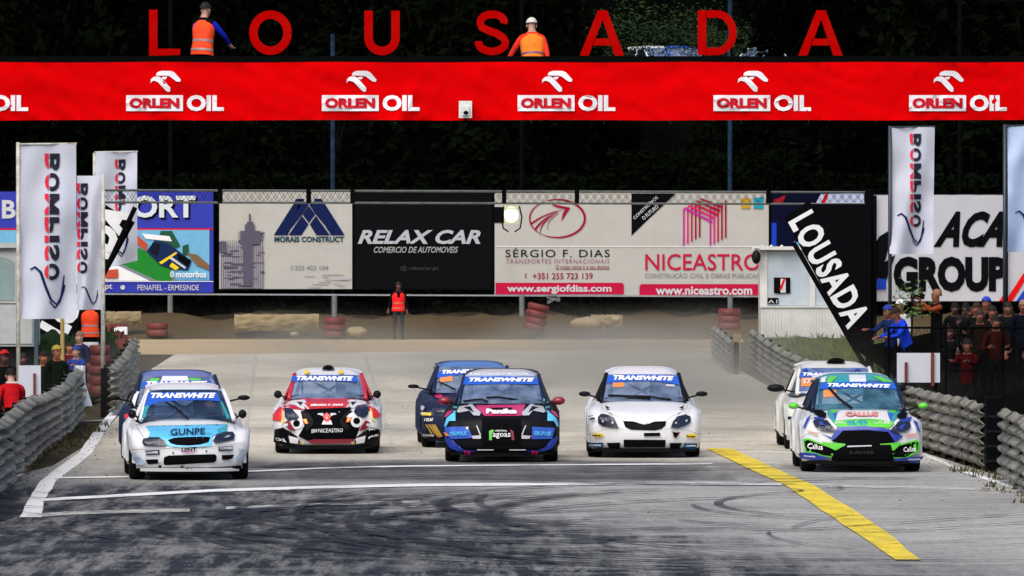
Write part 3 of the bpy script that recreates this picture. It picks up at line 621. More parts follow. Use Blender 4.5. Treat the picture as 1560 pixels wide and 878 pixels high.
# big red letters standing on the bridge rail
LD = BD+.35
lt = mat('red_letter_sheet', (.42, .001, .001), .8, .08, 2, spec=.0, dirt=(.25, .02, .01), dirt_amt=.35)
def solid(polys, D, th):
    bm = bmesh.new()
    for P in polys:
        vs = [bm.verts.new(at(x, y, D)) for x, y in P]; f = bm.faces.new(vs)
    bmesh.ops.triangulate(bm, faces=bm.faces[:]); bmesh.ops.remove_doubles(bm, verts=bm.verts[:], dist=.002)
    g = bmesh.ops.extrude_face_region(bm, geom=bm.faces[:]); bmesh.ops.translate(bm, verts=[e for e in g['geom'] if isinstance(e, bmesh.types.BMVert)], vec=(0, th, 0))
    bmesh.ops.recalc_face_normals(bm, faces=bm.faces[:]); vs = [v.co.copy() for v in bm.verts]; fs = [[v.index for v in f.verts] for f in bm.faces]; bm.free(); return vs, fs
def bandpoly(path, wd):
    out = []; n = len(path)
    for k in range(n-1):
        (x0, y0), (x1, y1) = path[k], path[k+1]
        def nn(i):
            a = path[max(i-1, 0)]; b = path[min(i+1, n-1)]; dx, dy = b[0]-a[0], b[1]-a[1]; l = math.hypot(dx, dy); return (-dy/l*wd/2, dx/l*wd/2)
        n0, n1 = nn(k), nn(k+1); out.append([(x0+n0[0], y0+n0[1]), (x1+n1[0], y1+n1[1]), (x1-n1[0], y1-n1[1]), (x0-n0[0], y0-n0[1])])
    return out
def epath(cx, cy, rx, ry, a0, a1, n=20): return [(cx+rx*math.cos(R(a0+(a1-a0)*k/n)), cy+ry*math.sin(R(a0+(a1-a0)*k/n))) for k in range(n+1)]
GL = {}
GL['L'] = (251, [[(227, 15), (240, 15), (240, 85), (227, 85)], [(240, 74.5), (275, 74.5), (274, 84), (240, 85)]])
GL['O'] = (412, bandpoly(epath(412, 50, 26, 27.5, 0, 360, 34), 13))
GL['U'] = (582, [[(555, 16.5), (568, 16.5), (568, 58), (555, 58)], [(596, 16.5), (609, 16.5), (609, 58), (596, 58)]]+bandpoly([(561.5, 57)]+epath(582, 58, 20.5, 20, 180, 0, 14)+[(602.5, 57)], 13))
GL['S'] = (749, bandpoly([(767, 36)]+epath(750, 34, 18.5, 12, -10, -180, 10)+[(734, 42), (745, 47), (756, 51), (767, 58)]+epath(749.5, 65, 20.5, 13.5, -20, 180, 14)[1:]+[(729, 63)], 11.5))
def letA(x0): return (x0+34, [[(x0, 85), (x0+28, 16), (x0+42, 16), (x0+35, 30), (x0+14, 85)], [(x0+35, 30), (x0+42, 16), (x0+68, 85), (x0+53.5, 85)], [(x0+23, 59), (x0+45, 59), (x0+49, 69.5), (x0+19, 69.5)]])
GL['A'] = letA(883); GL['A2'] = letA(1216)
GL['D'] = (1092, [[(1063, 16), (1076, 16), (1076, 84), (1063, 84)]]+bandpoly([(1075, 21.5), (1090, 21.5)]+epath(1092, 50, 24.5, 28.5, -88, 88, 16)+[(1090, 78.5), (1075, 78.5)], 11.5))
LLB = {'L': 'large red letter L, first of the name above the banner', 'O': 'large red letter O above the banner', 'U': 'large red letter U above the banner', 'S': 'large red letter S above the banner, left of the orange-vested man', 'A': 'large red letter A above the banner, between S and D', 'D': 'large red letter D above the banner', 'A2': 'large red letter A, last and rightmost above the banner'}
for k, (cx, polys) in GL.items():
    allp = [p for P in polys for p in P]; bx = at(cx, 86, LD); t = thing('sign_letter', LLB[k], 'letter', bx, group='red letters standing on the footbridge')
    vs = []; fs = []
    for P in polys:
        v, f = solid([P], LD, .05); n0 = len(vs); vs += v; fs += [[i+n0 for i in q] for q in f]
    # faces of neighbouring pieces only touch edge to edge
    mk('face', vs, fs, lt, t)
    xs = [p[0] for p in allp]; mb = MB()
    for px in (min(xs)+8, max(xs)-8): a = at(px, 84, LD+.06); MB().box(a.x-.02, a.x+.02, LD+.055, LD+.09, at(0, 90, LD).z, a.z+.15).build('bracket', darksteel, t)

# ------------------------------------------------------------------ lattice gantry with the slanting name bands
TD = 184.0
g = thing('lattice_gantry', 'thin dark lattice gantry spanning the far end of the track', 'gantry', (at(740, 300, TD).x, TD, 0))
chord = mat('lattice_steel', (.09, .10, .095), .5, .35, 3, metal=.3)
zu = at(780, 290, TD).z; zl = at(780, 308.5, TD).z; xl = at(156, 300, TD).x; xr = at(1324, 300, TD).x
for y in (TD, TD+.4):
    MB().tube([(xl, y, zu), (xr, y, zu-.05)], .027, 6).build('chord', chord, g); MB().tube([(xl, y, zl), (xr, y, zl-.04)], .025, 6).build('chord', chord, g)
n = 96
for y, ph in ((TD+.01, 0), (TD+.39, .5)):
    mb = MB()
    for k in range(n):
        x = xl+(xr-xl)*(k+ph*.6)/n; x2 = xl+(xr-xl)*(k+1+ph*.6)/n
        if x2 > xr: break
        mb.bar((x, y, zl), (x2, y, zu-.02), .009); mb.bar((x, y+.01, zu-.02), (x2, y+.01, zl), .009)
    tag(mb.build('lattice', darksteel, g), kind='stuff')
for px in (335, 470, 537, 768, 879, 1171, 1321): x = at(px, 300, TD).x; MB().box(x-.05, x+.05, TD-.03, TD+.43, zl-.02, zu+.02).build('plate', darksteel, g)
for px in (1325,): x = at(px, 300, TD).x; MB().box(x-.09, x+.09, TD-.05, TD+.15, -.05, zu+.03).build('post', darksteel, g)
x = at(153, 300, TD).x; MB().box(x-.06, x+.06, TD, TD+.15, -.05, zl-.02).build('post', darksteel, g)
x = at(1323.5, 300, TD).x; MB().box(x-.05, x+.02, TD-.12, TD-.06, at(0, 400, TD).z, at(0, 315, TD).z).build('marker_strip', WHITE, g)
# start lamp
t = thing('start_lamp', 'lit pale yellow lamp hanging under the lattice gantry', 'lamp', at(779, 342, TD-.1))
a = at(768, 341, TD); b = at(790, 314, TD); ycase = mat('pale_yellow_casing', (.50, .50, .28), .5, .1, 6)
MB().box(a.x, b.x, TD-.12, TD+.05, a.z, b.z).build('housing', ycase, t); MB().box(a.x+.02, b.x-.02, TD-.2, TD-.125, b.z-.07, b.z-.04).build('visor', ycase, t)
MB().ball(((a.x+b.x)/2, TD-.125, (a.z+b.z)/2-.0), (.16, .05, .18), 16, 8).build('lens', mat('lit_lens', (1, 1, .82), .4, .02, emit=.75), t, smooth=True)
mb = MB()
for s, px in ((-1, 768), (1, 791)):
    q = at(px, 314, TD-.1); mb.tube([q, q+Vector((s*.06, 0, -.25)), q+Vector((s*.02, 0, -.5)), q+Vector((-s*.1, 0, -.58))], .018, 5)
mb.build('cable', darksteel, t)
# slanting bands
bandm = mat('black_band', (.003, .003, .004), .8, .1, 3, spec=.02)
for side in (1, -1):
    if side == 1:
        t = thing('name_band', 'black slanting panel with white capital letters beside the white cabin', 'sign', ground(1300, 527)); D = 183.5
        bl, br_, h = (1200, 339), (1291, 503), (37, -21)      # baseline start, end, up vector
        band = [(1196, 330), (1293, 508), (1303, 530), (1327, 530), (1327, 311), (1236, 311), (1232, 306)]
        pole = [(1209, 370), (1322, 565)]
    else:
        t = thing('name_band', 'black slanting band with white capital letters rising through the white flags on the left', 'sign', ground(60, 560)); D = 183.5; bl, br_, h = (98, 521), (204, 326), (-40, -23)
        band = [(100, 526), (204, 338), (160, 312), (58, 496)]
        pole = [(206, 316), (85, 573)]
    flat_poly(band if side == 1 else band[::-1], D, bandm, t, 'band')
    flat_text('LOUSADA', None, D-.02, printed('letter_white', (.72, .72, .72)), t, quad=(bl, br_, (bl[0]+h[0], bl[1]+h[1])), bold=.035 if side == 1 else .07, space=1.12 if side == 1 else 1.0)
    a = at(*pole[0], D-.15); b = at(*pole[1], D-.15); mb = MB(); mb.tube([a, b], .055, 8); mb.build('pole', bandm, t)
    mb = MB(); a2 = at(*band[0], D+.06); mb.tube([a2, at(*band[1], D+.06)], .03, 6); mb.build('batten', bandm, t)

# ------------------------------------------------------------------ white cabin
CD = 234.0
cab = thing('cabin', 'white timekeeping cabin with two papered windows behind the right barrier', 'cabin', (at(1233, 530, CD).x, CD+1, 0))
cw = mat('cabin_white', (.60, .60, .57), .6, .06, 2, dirt=(.30, .26, .18), dirt_amt=.35, dscale=1.2)
a = at(1158, 532, CD); b = at(1312, 381, CD); H = b.z
mb = MB(); zwin0 = at(0, 467, CD).z; zwin1 = at(0, 388, CD).z
mb.box(a.x+.02, b.x-.02, CD+.02, CD+2.3, -.05, zwin0); mb.box(a.x+.02, b.x-.02, CD+.1, CD+2.3, zwin0+.003, H); mb.build('wall', cw, cab)
np_ = 34; dx = (b.x-a.x-.04)/np_
for k in range(np_): MB().box(a.x+.02+k*dx+.006, a.x+.02+(k+1)*dx-.006, CD-.005, CD+.017, .0, zwin0-.04).build('panel', cw, cab)
MB().box(a.x-.0, b.x+.0, CD-.05, CD+.015, zwin0-.035, zwin0+.01).build('sill', cw, cab)
for x0, x1 in ((1158, 1169), (1234, 1242), (1303, 1312)): p = at(x0, 0, CD).x; q = at(x1, 0, CD).x; MB().box(p, q, CD, CD+.095, zwin0+.012, H-.03).build('frame', cw, cab)
for x0, x1 in ((1169, 1234), (1242, 1303)):
    p = at(x0, 0, CD).x; q = at(x1, 0, CD).x
    MB().grid(lambda u, v: (p+(q-p)*u, CD+.05+.02*noise.noise(Vector((u*3+x0, v*3, 0))), zwin0+.02+(H-.05-zwin0-.02)*v), 14, 14).build('pane', mat('papered_pane', (.40, .47, .52), .25, .10, 1.2, dirt=(.55, .56, .56), dirt_amt=.7, dscale=1.5), cab, smooth=True)
for (x0, y0, x1, y1, m_) in ((1179, 423, 1204, 447, BLACK), (1189, 425, 1197, 446, LGREY), (1169, 454, 1186, 463, BLACK)): flat_poly([(x0, y1), (x1, y1), (x1, y0), (x0, y0)], CD-.0-(.01 if m_ is LGREY else 0), m_, cab, 'poster')
flat_poly([(1187, 441), (1191, 441), (1197, 424), (1194, 424)], CD-.02, RED, cab, 'poster')
flat_text('A1', (1170, 457, 1184, 462), CD-.01, LGREY, cab)
mb = MB(); mb.box(a.x-.25, b.x+.12, CD-.25, CD+2.5, H+.003, H+.09); mb.build('roof', cw, cab)
for px in (1162, 1175, 1191, 1220, 1255, 1290): p = at(px, 380, CD-.2); MB().ball((p.x, CD-.2, H+.1), .05, 8, 5).build('bolt', cw, cab, smooth=True)
p = at(1152, 392, CD-.3); MB().ball(p, (.13, .16, .2), 10, 7).build('loudspeaker', blackplastic, cab, smooth=True); q = at(1150, 380, CD-.3); MB().bar(q, q+Vector((.3, .2, -.02)), .06).build('bracket', steel, cab)
# left grey cabin behind the first flag
CL = 172.0
cab2 = thing('cabin', 'pale grey portable cabin with an arched window panel at the left edge', 'cabin', (at(-20, 535, CL).x, CL+1, 0))
cg = mat('cabin_grey', (.42, .44, .43), .6, .08, 1.5, dirt=(.2, .18, .12), dirt_amt=.5, dscale=1.4); a = at(-80, 528, CL); b = at(51, 378, CL)
MB().box(a.x, b.x, CL, CL+2.4, a.z, b.z).build('wall', cg, cab2)
for (x0, y0, x1, y1) in ((-30, 385, 26, 462), (30, 385, 49, 462), (-30, 468, 26, 524), (30, 468, 49, 524)):
    p = at(x0, y1, CL); q = at(x1, y0, CL); MB().box(p.x, q.x, CL-.03, CL-.003, p.z, q.z).build('panel', cg, cab2)
pg = mat('dull_pane', (.22, .30, .29), .3, .2, 2); flat_poly([(-24, 458)]+[(-24, 405)]+circ(-2, 405, 24, 14, 12, 180, 360)+[(22, 458)], CL-.04, pg, cab2, 'pane'); ring_strip(-2, 408, 27, 17, 2, CL-.05, cg, cab2, 'frame', 180, 360)
MB().box(a.x-.1, b.x+.08, CL-.15, CL+2.5, b.z+.003, b.z+.10).build('roof', cg, cab2)
MB().box(a.x, b.x, CL+.05, CL+2.3, .0, a.z-.003).build('base', darksteel, cab2)
MB().box(at(52, 0, CL-.3).x, at(58, 0, CL-.3).x, CL-.35, CL-.2, 0, at(0, 455, CL).z).build('door_leaf', mat('blue_grey_door', (.03, .06, .08), .6, .2, 2), cab2)

t = thing('backdrop', 'black container box added behind the bottoms of the left flags', 'backdrop', (at(90, 0, 188).x, 189, 0)); p = at(50, 455, 188); q = at(119, 455, 188)  # black box added to keep the gap behind the flags dark
MB().box(p.x, q.x, 188, 191, 0, p.z).build('body', darksteel, t)
for k in range(7): MB().box(p.x+.03+k*(q.x-p.x)/7, p.x+.10+k*(q.x-p.x)/7, 187.96, 187.997, .1, p.z-.05).build('rib', darksteel, t)
# ------------------------------------------------------------------ vertical flags, seen from behind (mirrored)
poleM = mat('stained_white_pole', (.50, .49, .44), .5, .1, 4, dirt=(.16, .09, .03), dirt_amt=.9, dscale=5)
clothM = mat('flag_cloth', (.50, .52, .60), .8, .04, 1.5)
fred = printed('flag_red', (.62, .03, .06)); fblk = printed('flag_black', (.02, .02, .035))
def flag(label, box, D, polex, poley, tx, ty0, ty1, tw, skew=0., bot=(0, 0), swoosh=True, cloth=clothM, pm=poleM, foot=0.0, vis=True):
    """box = x0,y0,x1,y1 of the cloth; text column from x=tx (letter tops) to tx+tw"""
    x0, y0, x1, y1 = box; p = at(polex, 0, D); t = thing('flag', label, 'flag', (p.x, D, foot), group='white vertical advertising flags')
    seed = x0*.37
    def F(u, v, off=0.):
        px = x0+(x1-x0)*u+skew*v*(1-.2*u); py = y0+(y1-y0)*v+bot[0]*v*(1-u)+bot[1]*v*u
        q = at(px, py, D); q.y += .11*math.sin(u*6.5+v*4+seed)*(.25+v)+.09*noise.noise(Vector((u*2.5+seed, v*4, 0)))-off; return q
    MB().grid(lambda u, v: F(u, v), 16, 36).build('cloth', cloth, t, smooth=True)
    def fnp(px, py, off=.025):
        v = (py-y0)/(y1-y0); u = (px-x0-skew*v)/(x1-x0); q = F(min(max(u, 0), 1), min(max(v, 0), 1), off); 
        return q
    z_top = at(0, poley, D).z
    MB().tube([(p.x, D, foot-.05), (p.x, D, z_top)], .035 if D < 160 else .04, 8).build('pole', pm, t, smooth=True)
    a = at(polex, y0, D); b = at(x1+1, y0-1.0, D); MB().tube([a, b], .018, 6).build('cross_bar', pm, t)
    if ty1 > ty0:
        n = len('BOMPISO'); wts = [1.05, 1.15, 1.3, 1.0, .42, 1.0, 1.05]; tot = sum(wts)+.16*6; y = ty0
        for ch, wt in zip('BOMPISO', wts):
            h = wt/tot*(ty1-ty0); vs, fs = textm(ch, .045, 0, 1)
            if ch == 'I': vs = [(-0.0+u, v) for u, v in vs]
            for which in (0, 1):       # upper third red, the rest black; cut each glyph into two meshes
                bm = bmesh.new(); vv = [bm.verts.new((u, v, 0)) for u, v in vs]
                for f in fs:
                    try: bm.faces.new([vv[i] for i in f])
                    except ValueError: pass
                bmesh.ops.bisect_plane(bm, geom=bm.verts[:]+bm.edges[:]+bm.faces[:], plane_co=(0, .66 if which else .72, 0), plane_no=(0, -1 if which == 0 else 1, 0), clear_outer=(which == 0 or which == 1))
                bmesh.ops.triangulate(bm, faces=bm.faces[:])
                V = [fnp(tx+tw*(1-v.co.y), y+h*v.co.x) for v in bm.verts]; Fc = [[v.index for v in f.verts] for f in bm.faces]
                for i_, v_ in enumerate(bm.verts): v_.index = i_
                bm.verts.index_update(); V = [fnp(tx+tw*(1-v.co.y), y+h*v.co.x) for v in bm.verts]; Fc = [[v.index for v in f.verts] for f in bm.faces]; bm.free()
                if V: mk('lettering', V, Fc, fred if which == 0 else fblk, t)
            y += h+.16/tot*(ty1-ty0)
    if swoosh:
        s = (x1-x0)/87; X = lambda x: x0+(x-30)*s+skew*.9; Y = lambda y: y1+(y-485)*s*1.0
        for pts, w0 in (([(45, 408), (53, 404), (62, 412), (70, 435), (78, 455), (86, 462)], 3.2), ([(86, 464), (93, 452), (96, 435), (98, 417)], 2.2), ([(76, 458), (84, 468), (91, 458), (97, 440), (99, 432)], 2.6)):
            flat = []; m_ = len(pts); L1 = []
            for k, (x, y) in enumerate(pts): wq = w0*s*(.35+math.sin(math.pi*(k+.6)/(m_+.2))); L1.append((X(x), Y(y), wq))
            vs = []; fs = []
            for k, (x, y, q) in enumerate(L1):
                a_ = L1[max(k-1, 0)]; b_ = L1[min(k+1, m_-1)]; dx, dy = b_[0]-a_[0], b_[1]-a_[1]; l = math.hypot(dx, dy) or 1
                vs += [fnp(x-dy/l*q/2, y+dx/l*q/2), fnp(x+dy/l*q/2, y-dx/l*q/2)]
            for k in range(m_-1): fs.append([2*k, 2*k+1, 2*k+3, 2*k+2])
            mk('logo', vs, fs, NAVY, t)
    return t
flag('nearest and largest white flag on the left, on a stained pole', (31, 220, 116, 486), 140, 27.5, 217, 68, 234, 427, 23)
flag('narrow white flag standing behind the nearest left flag', (117, 268, 157, 482), 168, 157, 266, 117, 280, 424, 17, skew=0, bot=(-10, -10))
flag('white flag farthest back on the left, in front of the lattice gantry', (146, 232, 209, 405), 188, 144, 233, 175, 243, 370, 16, bot=(8, -8))
darkpole = mat('dark_blue_pole', (.02, .03, .04), .4, .2, 4)
flag('white flag hanging in front of the big white billboard on the right', (1358, 194, 1424, 387), 172, 1356, 192, 1386, 204, 346, 17, skew=-3, pm=darkpole, foot=.8)
flag('blue-white flag cut off by the right edge of the photo', (1535, 192, 1602, 384), 170, 1531, 190, 0, 0, 0, 0, pm=darkpole, cloth=mat('flag_cloth_blue', (.40, .50, .70), .8, .15, 1.0), foot=.8)
# small yellow-stained poles by the marshal on the left
for lb, px, y0, y1, D in (('thin yellow-stained pole standing right beside the orange-vested marshal', 156.5, 365, 512, 172), ('short yellow wooden stake with a pointed top by the left spectators', 95, 481, 548, 158)):
    p = at(px, y1, D); q = at(px, y0, D); tag(MB().tube([(p.x, D, .3), q], .04, 7).build('pole', poleM if px > 100 else mat('yellow_wood', (.38, .26, .08), .7, .3, 5)), lb, 'pole')

# ------------------------------------------------------------------ crash barriers: triple-height corrugated steel
PROF = [(.00, .0), (.03, .012), (.045, .04), (.085, .075), (.085, .10), (.045, .13), (.005, .15), (.005, .165), (.045, .185), (.085, .215), (.085, .24), (.045, .275), (.03, .303), (.0, .315)]
rail_m = mat('barrier_steel', (.27, .26, .205), .6, .35, 1.6, metal=.1, dirt=(.05, .038, .02), dirt_amt=.95, dscale=2.4, bump=.25, spec=.3)
def barrier(label, path, side, nseg, rows=3, zoff=.06, wob=.05, seed=0, bul=1.):
    """path: (x, y, ztop); side: +1 = face towards +x; rails are parts"""
    t = thing('crash_barrier', label, 'crash barrier', (path[0][0], path[0][1], 0)); n = len(path)
    def P(s):
        k = min(int(s*(n-1)), n-2); f = s*(n-1)-k; a, b = path[k], path[k+1]; return Vector((a[0]+(b[0]-a[0])*f, a[1]+(b[1]-a[1])*f, a[2]+(b[2]-a[2])*f))
    r = random.Random(seed)
    for sgi in range(nseg):
        s0 = sgi/nseg; s1 = (sgi+1)/nseg
        dz = r.uniform(-wob, wob)*.6*bul
        for row in range(rows):
            a = P(s0); b = P(s1); d = (b-a); L_ = d.length; dn = Vector((d.x, d.y, 0)).normalized(); nrm = Vector((-dn.y, dn.x, 0));
            if nrm.x*side < 0: nrm = -nrm
            hrow = (a.z-zoff)/rows; jx = r.uniform(-.015, .03)*bul; tilt = r.uniform(-.03, .03)*bul
            vs = []; fs = []; m = len(PROF); segs = 5
            for i in range(segs+1):
                f = .012+(.976)*i/segs; p = a.lerp(b, f); hr = (p.z-zoff)/rows*.97; bulge = .035*bul*math.sin(math.pi*f)
                endc = .04*bul*(abs(2*f-1)**6)
                for (dd, zz) in PROF: vs.append(Vector((p.x, p.y, 0))+nrm*(dd*(1.8 if bul == 1 else 1.25)+jx+bulge-endc)+Vector((0, 0, zoff+(rows-1-row)*(p.z-zoff)/rows+zz/.315*hr+dz*.3+tilt*(f-.5)+.012*math.sin(f*9+row+sgi))))
            for i in range(segs):
                for j in range(m-1): q = i*m+j; fs.append([q, q+1, q+m+1, q+m])
            # thickness at the ends and top lip
            nb = len(vs)
            for i in (0, segs):
                for j in range(m): vs.append(vs[i*m+j]-nrm*.03)
            for s_, i in ((0, 0), (1, segs)):
                for j in range(m-1): q = i*m+j; w_ = nb+s_*m+j; fs.append([q, q+1, w_+1, w_])
            mk('rail', vs, fs, rail_m, t, smooth=True)
            if row in (0, 1, 2):
                bp = b.lerp(a, .02); mbb = MB(); mbb.ball(Vector((bp.x, bp.y, zoff+(rows-.5-row)*hrow))+nrm*.05, .022, 6, 4); mbb.build('bolt', darksteel, t)
        p = P(s0); q = Vector((p.x, p.y, 0))-nrm*.06; MB().box(q.x-.06, q.x+.06, q.y-.05, q.y+.05, -.05, p.z-.03).build('post', darksteel, t)
    return t
def tp(px, py, D): p = at(px, py, D); return (p.x, D, p.z)
barrier('long wavy steel crash barrier along the left edge of the road', [tp(-90, 690, 98), tp(-40, 655, 106), tp(0, 633, 114.5), tp(22, 616, 120), tp(40, 605, 125), tp(52, 604, 129), tp(66, 598, 133), tp(80, 590, 137.5), tp(94, 583, 141), tp(100, 572, 144.5), tp(108, 565, 148.5), tp(117, 556, 153)], 1, 19, seed=3, wob=.09)
barrier('short curved steel crash barrier beyond the red tyre column on the left', [tp(163, 559, 156), tp(170, 552, 160), tp(181, 541, 168), tp(190, 531, 176), tp(198, 519, 186), tp(202, 514, 196)], 1, 8, seed=5, wob=.08)
barrier('long steel crash barrier curving along the right edge of the road', [tp(1500, 616, 122.5), tp(1470, 604, 126), tp(1440, 600, 129.5), tp(1405, 592, 133.5), tp(1370, 585, 137), tp(1335, 575, 143), tp(1300, 562, 150), tp(1262, 555, 158), tp(1225, 545, 167), tp(1195, 532, 178), tp(1168, 516, 192), tp(1146, 500, 206)], -1, 22, seed=8, bul=.35)
barrier('near piece of steel crash barrier cut off by the right edge', [tp(1600, 665, 108), tp(1560, 632, 113.5), tp(1529, 620, 117.5)], -1, 4, seed=9, bul=.35)
barrier('small piece of steel crash barrier at the pit opening left of the white cabin', [tp(1118, 520, 197), tp(1106, 509, 205), tp(1095, 500, 213), tp(1088, 496, 222)], -1, 4, seed=11, bul=.35)
p = at(1122, 560, 200); tag(MB().box(p.x-.09, p.x+.09, 199.5, 199.8, -.05, at(0, 508, 200).z).build('wooden_post', mat('brown_wood', (.24, .16, .09), .8, .3, 4, bump=.4)), 'brown wooden post at the end of the small pit barrier', 'post')
# black box filling the dark gap on the right
a = at(1503, 702, 121.6); b = at(1528, 606, 121.6); t = thing('gap_box', 'black strapped box standing in the gap of the right crash barrier', 'post', ((a.x+b.x)/2, 121.7, 0))
MB().box(a.x, b.x, 121.6, 122.1, .0, b.z).build('gap_fill', darksteel, t)
for k in range(4): MB().box(a.x-.012, b.x+.012, 121.588, 122.11, .15+k*.22, .19+k*.22).build('strap', rubber, t)
# red and white tyre column left
p = ground(150, 603); stack('red tyre column under the marshal on the left', p.x, p.y+.3, 0, 5, [redm], .23, .215)
p = ground(134, 601); stack('white and red tyre column left of the red one under the marshal', p.x-.02, p.y+1.5, 0, 5, [redm, redm, redm, redm, wtm], .2, .22)
p = at(172, 512, 198); t = thing('tyre_bale', 'dark red padded bale with a white emblem on the grass bank at left', 'bale', (p.x, 198, 0)); a = at(164, 514, 198); b = at(194, 494, 198)
MB().box(a.x, b.x, 197.8, 198.5, a.z-.6, b.z).build('pad', redm, t); flat_poly([(172, 507), (173, 501), (179, 498), (194, 498), (194, 510), (190, 510), (189, 504), (184, 506), (180, 503)], 197.75, WHITE, t, 'emblem')
# white cloth over the barrier end
p = at(126, 600, 151.5); clo = mat('white_sheet', (.60, .62, .65), .8, .08, 3)
def sheetf(u, v):
    px = 113+17*u+8*max(0, v-.45)*(1+u)*1.2; py = 557+62*v; q = at(px, py, 151.8); q.y += .12*math.sin(u*6+v*2)-.25*max(0, v-.7)+.08*noise.noise(Vector((u*4, v*5, 0))); return q
t = thing('draped_sheet', 'crumpled white sheet hung over the end of the left crash barrier', 'cloth', (at(126, 0, 151.5).x, 151.5, 0)); MB().grid(sheetf, 12, 30).build('sheet', clo, t, smooth=True)
flat_poly(circ(124, 585, 5, 4, 9), 151.5, BLACK, t, 'print')
# white boards with posts
for lb, (x0, y0, x1, y1), D, bars in (('white board with a red upright behind the left barrier', (28, 557, 62, 606), 131, [(51, 569, 54.5, 604)]), ('white board with two dark red uprights behind the right barrier', (1366.5, 538, 1432, 583), 140, [(1378, 552, 1382.5, 582), (1418, 538, 1423, 588)])):
    a = at(x0, y1, D); b = at(x1, y0, D); t = thing('board', lb, 'board', ((a.x+b.x)/2, D, 0)); MB().box(a.x, b.x, D, D+.03, a.z, b.z).build('panel', mat('board_white', (.50, .52, .57), .5, .06, 2), t)
    for q in bars: c = at(q[0], q[3], D); d = at(q[2], q[1], D); MB().box(c.x, d.x, D-.06, D-.01, c.z, d.z).build('upright', mat('dark_red_wood', (.13, .012, .01), .6, .3, 4), t)
    MB().box(a.x+.05, a.x+.1, D+.035, D+.08, 0, a.z+.3).build('leg', darksteel, t); MB().box(b.x-.1, b.x-.05, D+.035, D+.08, 0, a.z+.3).build('leg', darksteel, t)
# fence rail in front of the right spectators
fr = thing('fence', 'dark mesh fence in front of the spectators on the right', 'fence', (10, 141, 0)); D = 143.5
for k in range(9): x = 6.6+k*1.0; MB().tube([(x, D, 0), (x, D, 1.85)], .025, 6).build('post', darksteel, fr)
mb = MB(); mb.tube([(6.6, D, 1.85), (14.6, D, 1.85)], .02, 6).tube([(6.6, D, 1.1), (14.6, D, 1.1)], .015, 6); mb.build('rail', darksteel, fr)
mb = MB()
for k in range(60): mb.bar((6.6+k*.133, D, .3), (6.6+k*.133+.5, D, 1.83), .006); mb.bar((6.6+k*.133+.5, D+.01, .3), (6.6+k*.133, D+.01, 1.83), .006)
tag(mb.build('wire_mesh', darksteel, fr), kind='stuff')
# leafy twig by the blue-jacketed man
tw, _ = crown_mesh('foliage', 5, .62, 220, .42, mat('twig_leaves', (.08, .15, .035), .7, .3, 4), 0, .045)
p = at(1387, 466, 152); t = thing('bush', 'small leafy shoot between the photographers on the right', 'bush', p); o = bpy.data.objects.new('foliage', tw); COL.objects.link(o); o.parent = t
o.location = (0, 0, -.2); MB().tube([p-Vector((0, 0, 1.2)), p+Vector((.05, 0, .3))], .02, 5).build('stem', bark_m, t)

# ------------------------------------------------------------------ rally cars
def glass_mat(name, tint, refl=.42, haze=.22):
    m = bpy.data.materials.new(name); m.use_nodes = True; N, L = nodes_of(m); N.clear(); out = N.new('ShaderNodeOutputMaterial')
    tr = N.new('ShaderNodeBsdfTransparent'); tr.inputs[0].default_value = (.75, .82, .9, 1); gl = N.new('ShaderNodeBsdfGlossy'); gl.inputs[0].default_value = (*tint, 1); gl.inputs['Roughness'].default_value = .12
    df = N.new('ShaderNodeBsdfDiffuse'); df.inputs[0].default_value = (tint[0]*.75, tint[1]*.75, tint[2]*.8, 1)
    tc = N.new('ShaderNodeTexCoord'); no = N.new('ShaderNodeTexNoise'); no.inputs['Scale'].default_value = 4.5; no.inputs['Detail'].default_value = 5; L.new(tc.outputs['Object'], no.inputs['Vector'])
    mr = N.new('ShaderNodeMapRange'); mr.inputs[1].default_value = .35; mr.inputs[2].default_value = .7; mr.inputs[3].default_value = haze*.5; mr.inputs[4].default_value = min(1, haze*1.7); L.new(no.outputs['Fac'], mr.inputs[0])
    m1 = N.new('ShaderNodeMixShader'); m1.inputs[0].default_value = refl; L.new(tr.outputs[0], m1.inputs[1]); L.new(gl.outputs[0], m1.inputs[2])
    m2 = N.new('ShaderNodeMixShader'); L.new(mr.outputs[0], m2.inputs[0]); L.new(m1.outputs[0], m2.inputs[1]); L.new(df.outputs[0], m2.inputs[2]); L.new(m2.outputs[0], out.inputs[0]); return m
GLASS = {'clear': glass_mat('rear_glass', (.5, .55, .6), .12, .08), 'blue': glass_mat('windscreen_blue', (.50, .64, .85), .42, .2), 'teal': glass_mat('windscreen_teal', (.16, .42, .52), .4, .25), 'dark': glass_mat('windscreen_dark', (.25, .4, .6), .22, .07), 'mid': glass_mat('windscreen_mid', (.30, .45, .75), .4, .35)}
sideglass = mat('side_glass', (.01, .014, .02), .12, .1, 4, coat=.5)
under = mat('underbody_black', (.006, .006, .006), .8, .2, 5)
rimm = mat('rim_white', (.5, .5, .5), .4, .1, 5, dirt=(.2, .16, .1), dirt_amt=.6)
lampm = mat('headlamp_glass', (.008, .012, .03), .25, .7, 18, coat=.3)
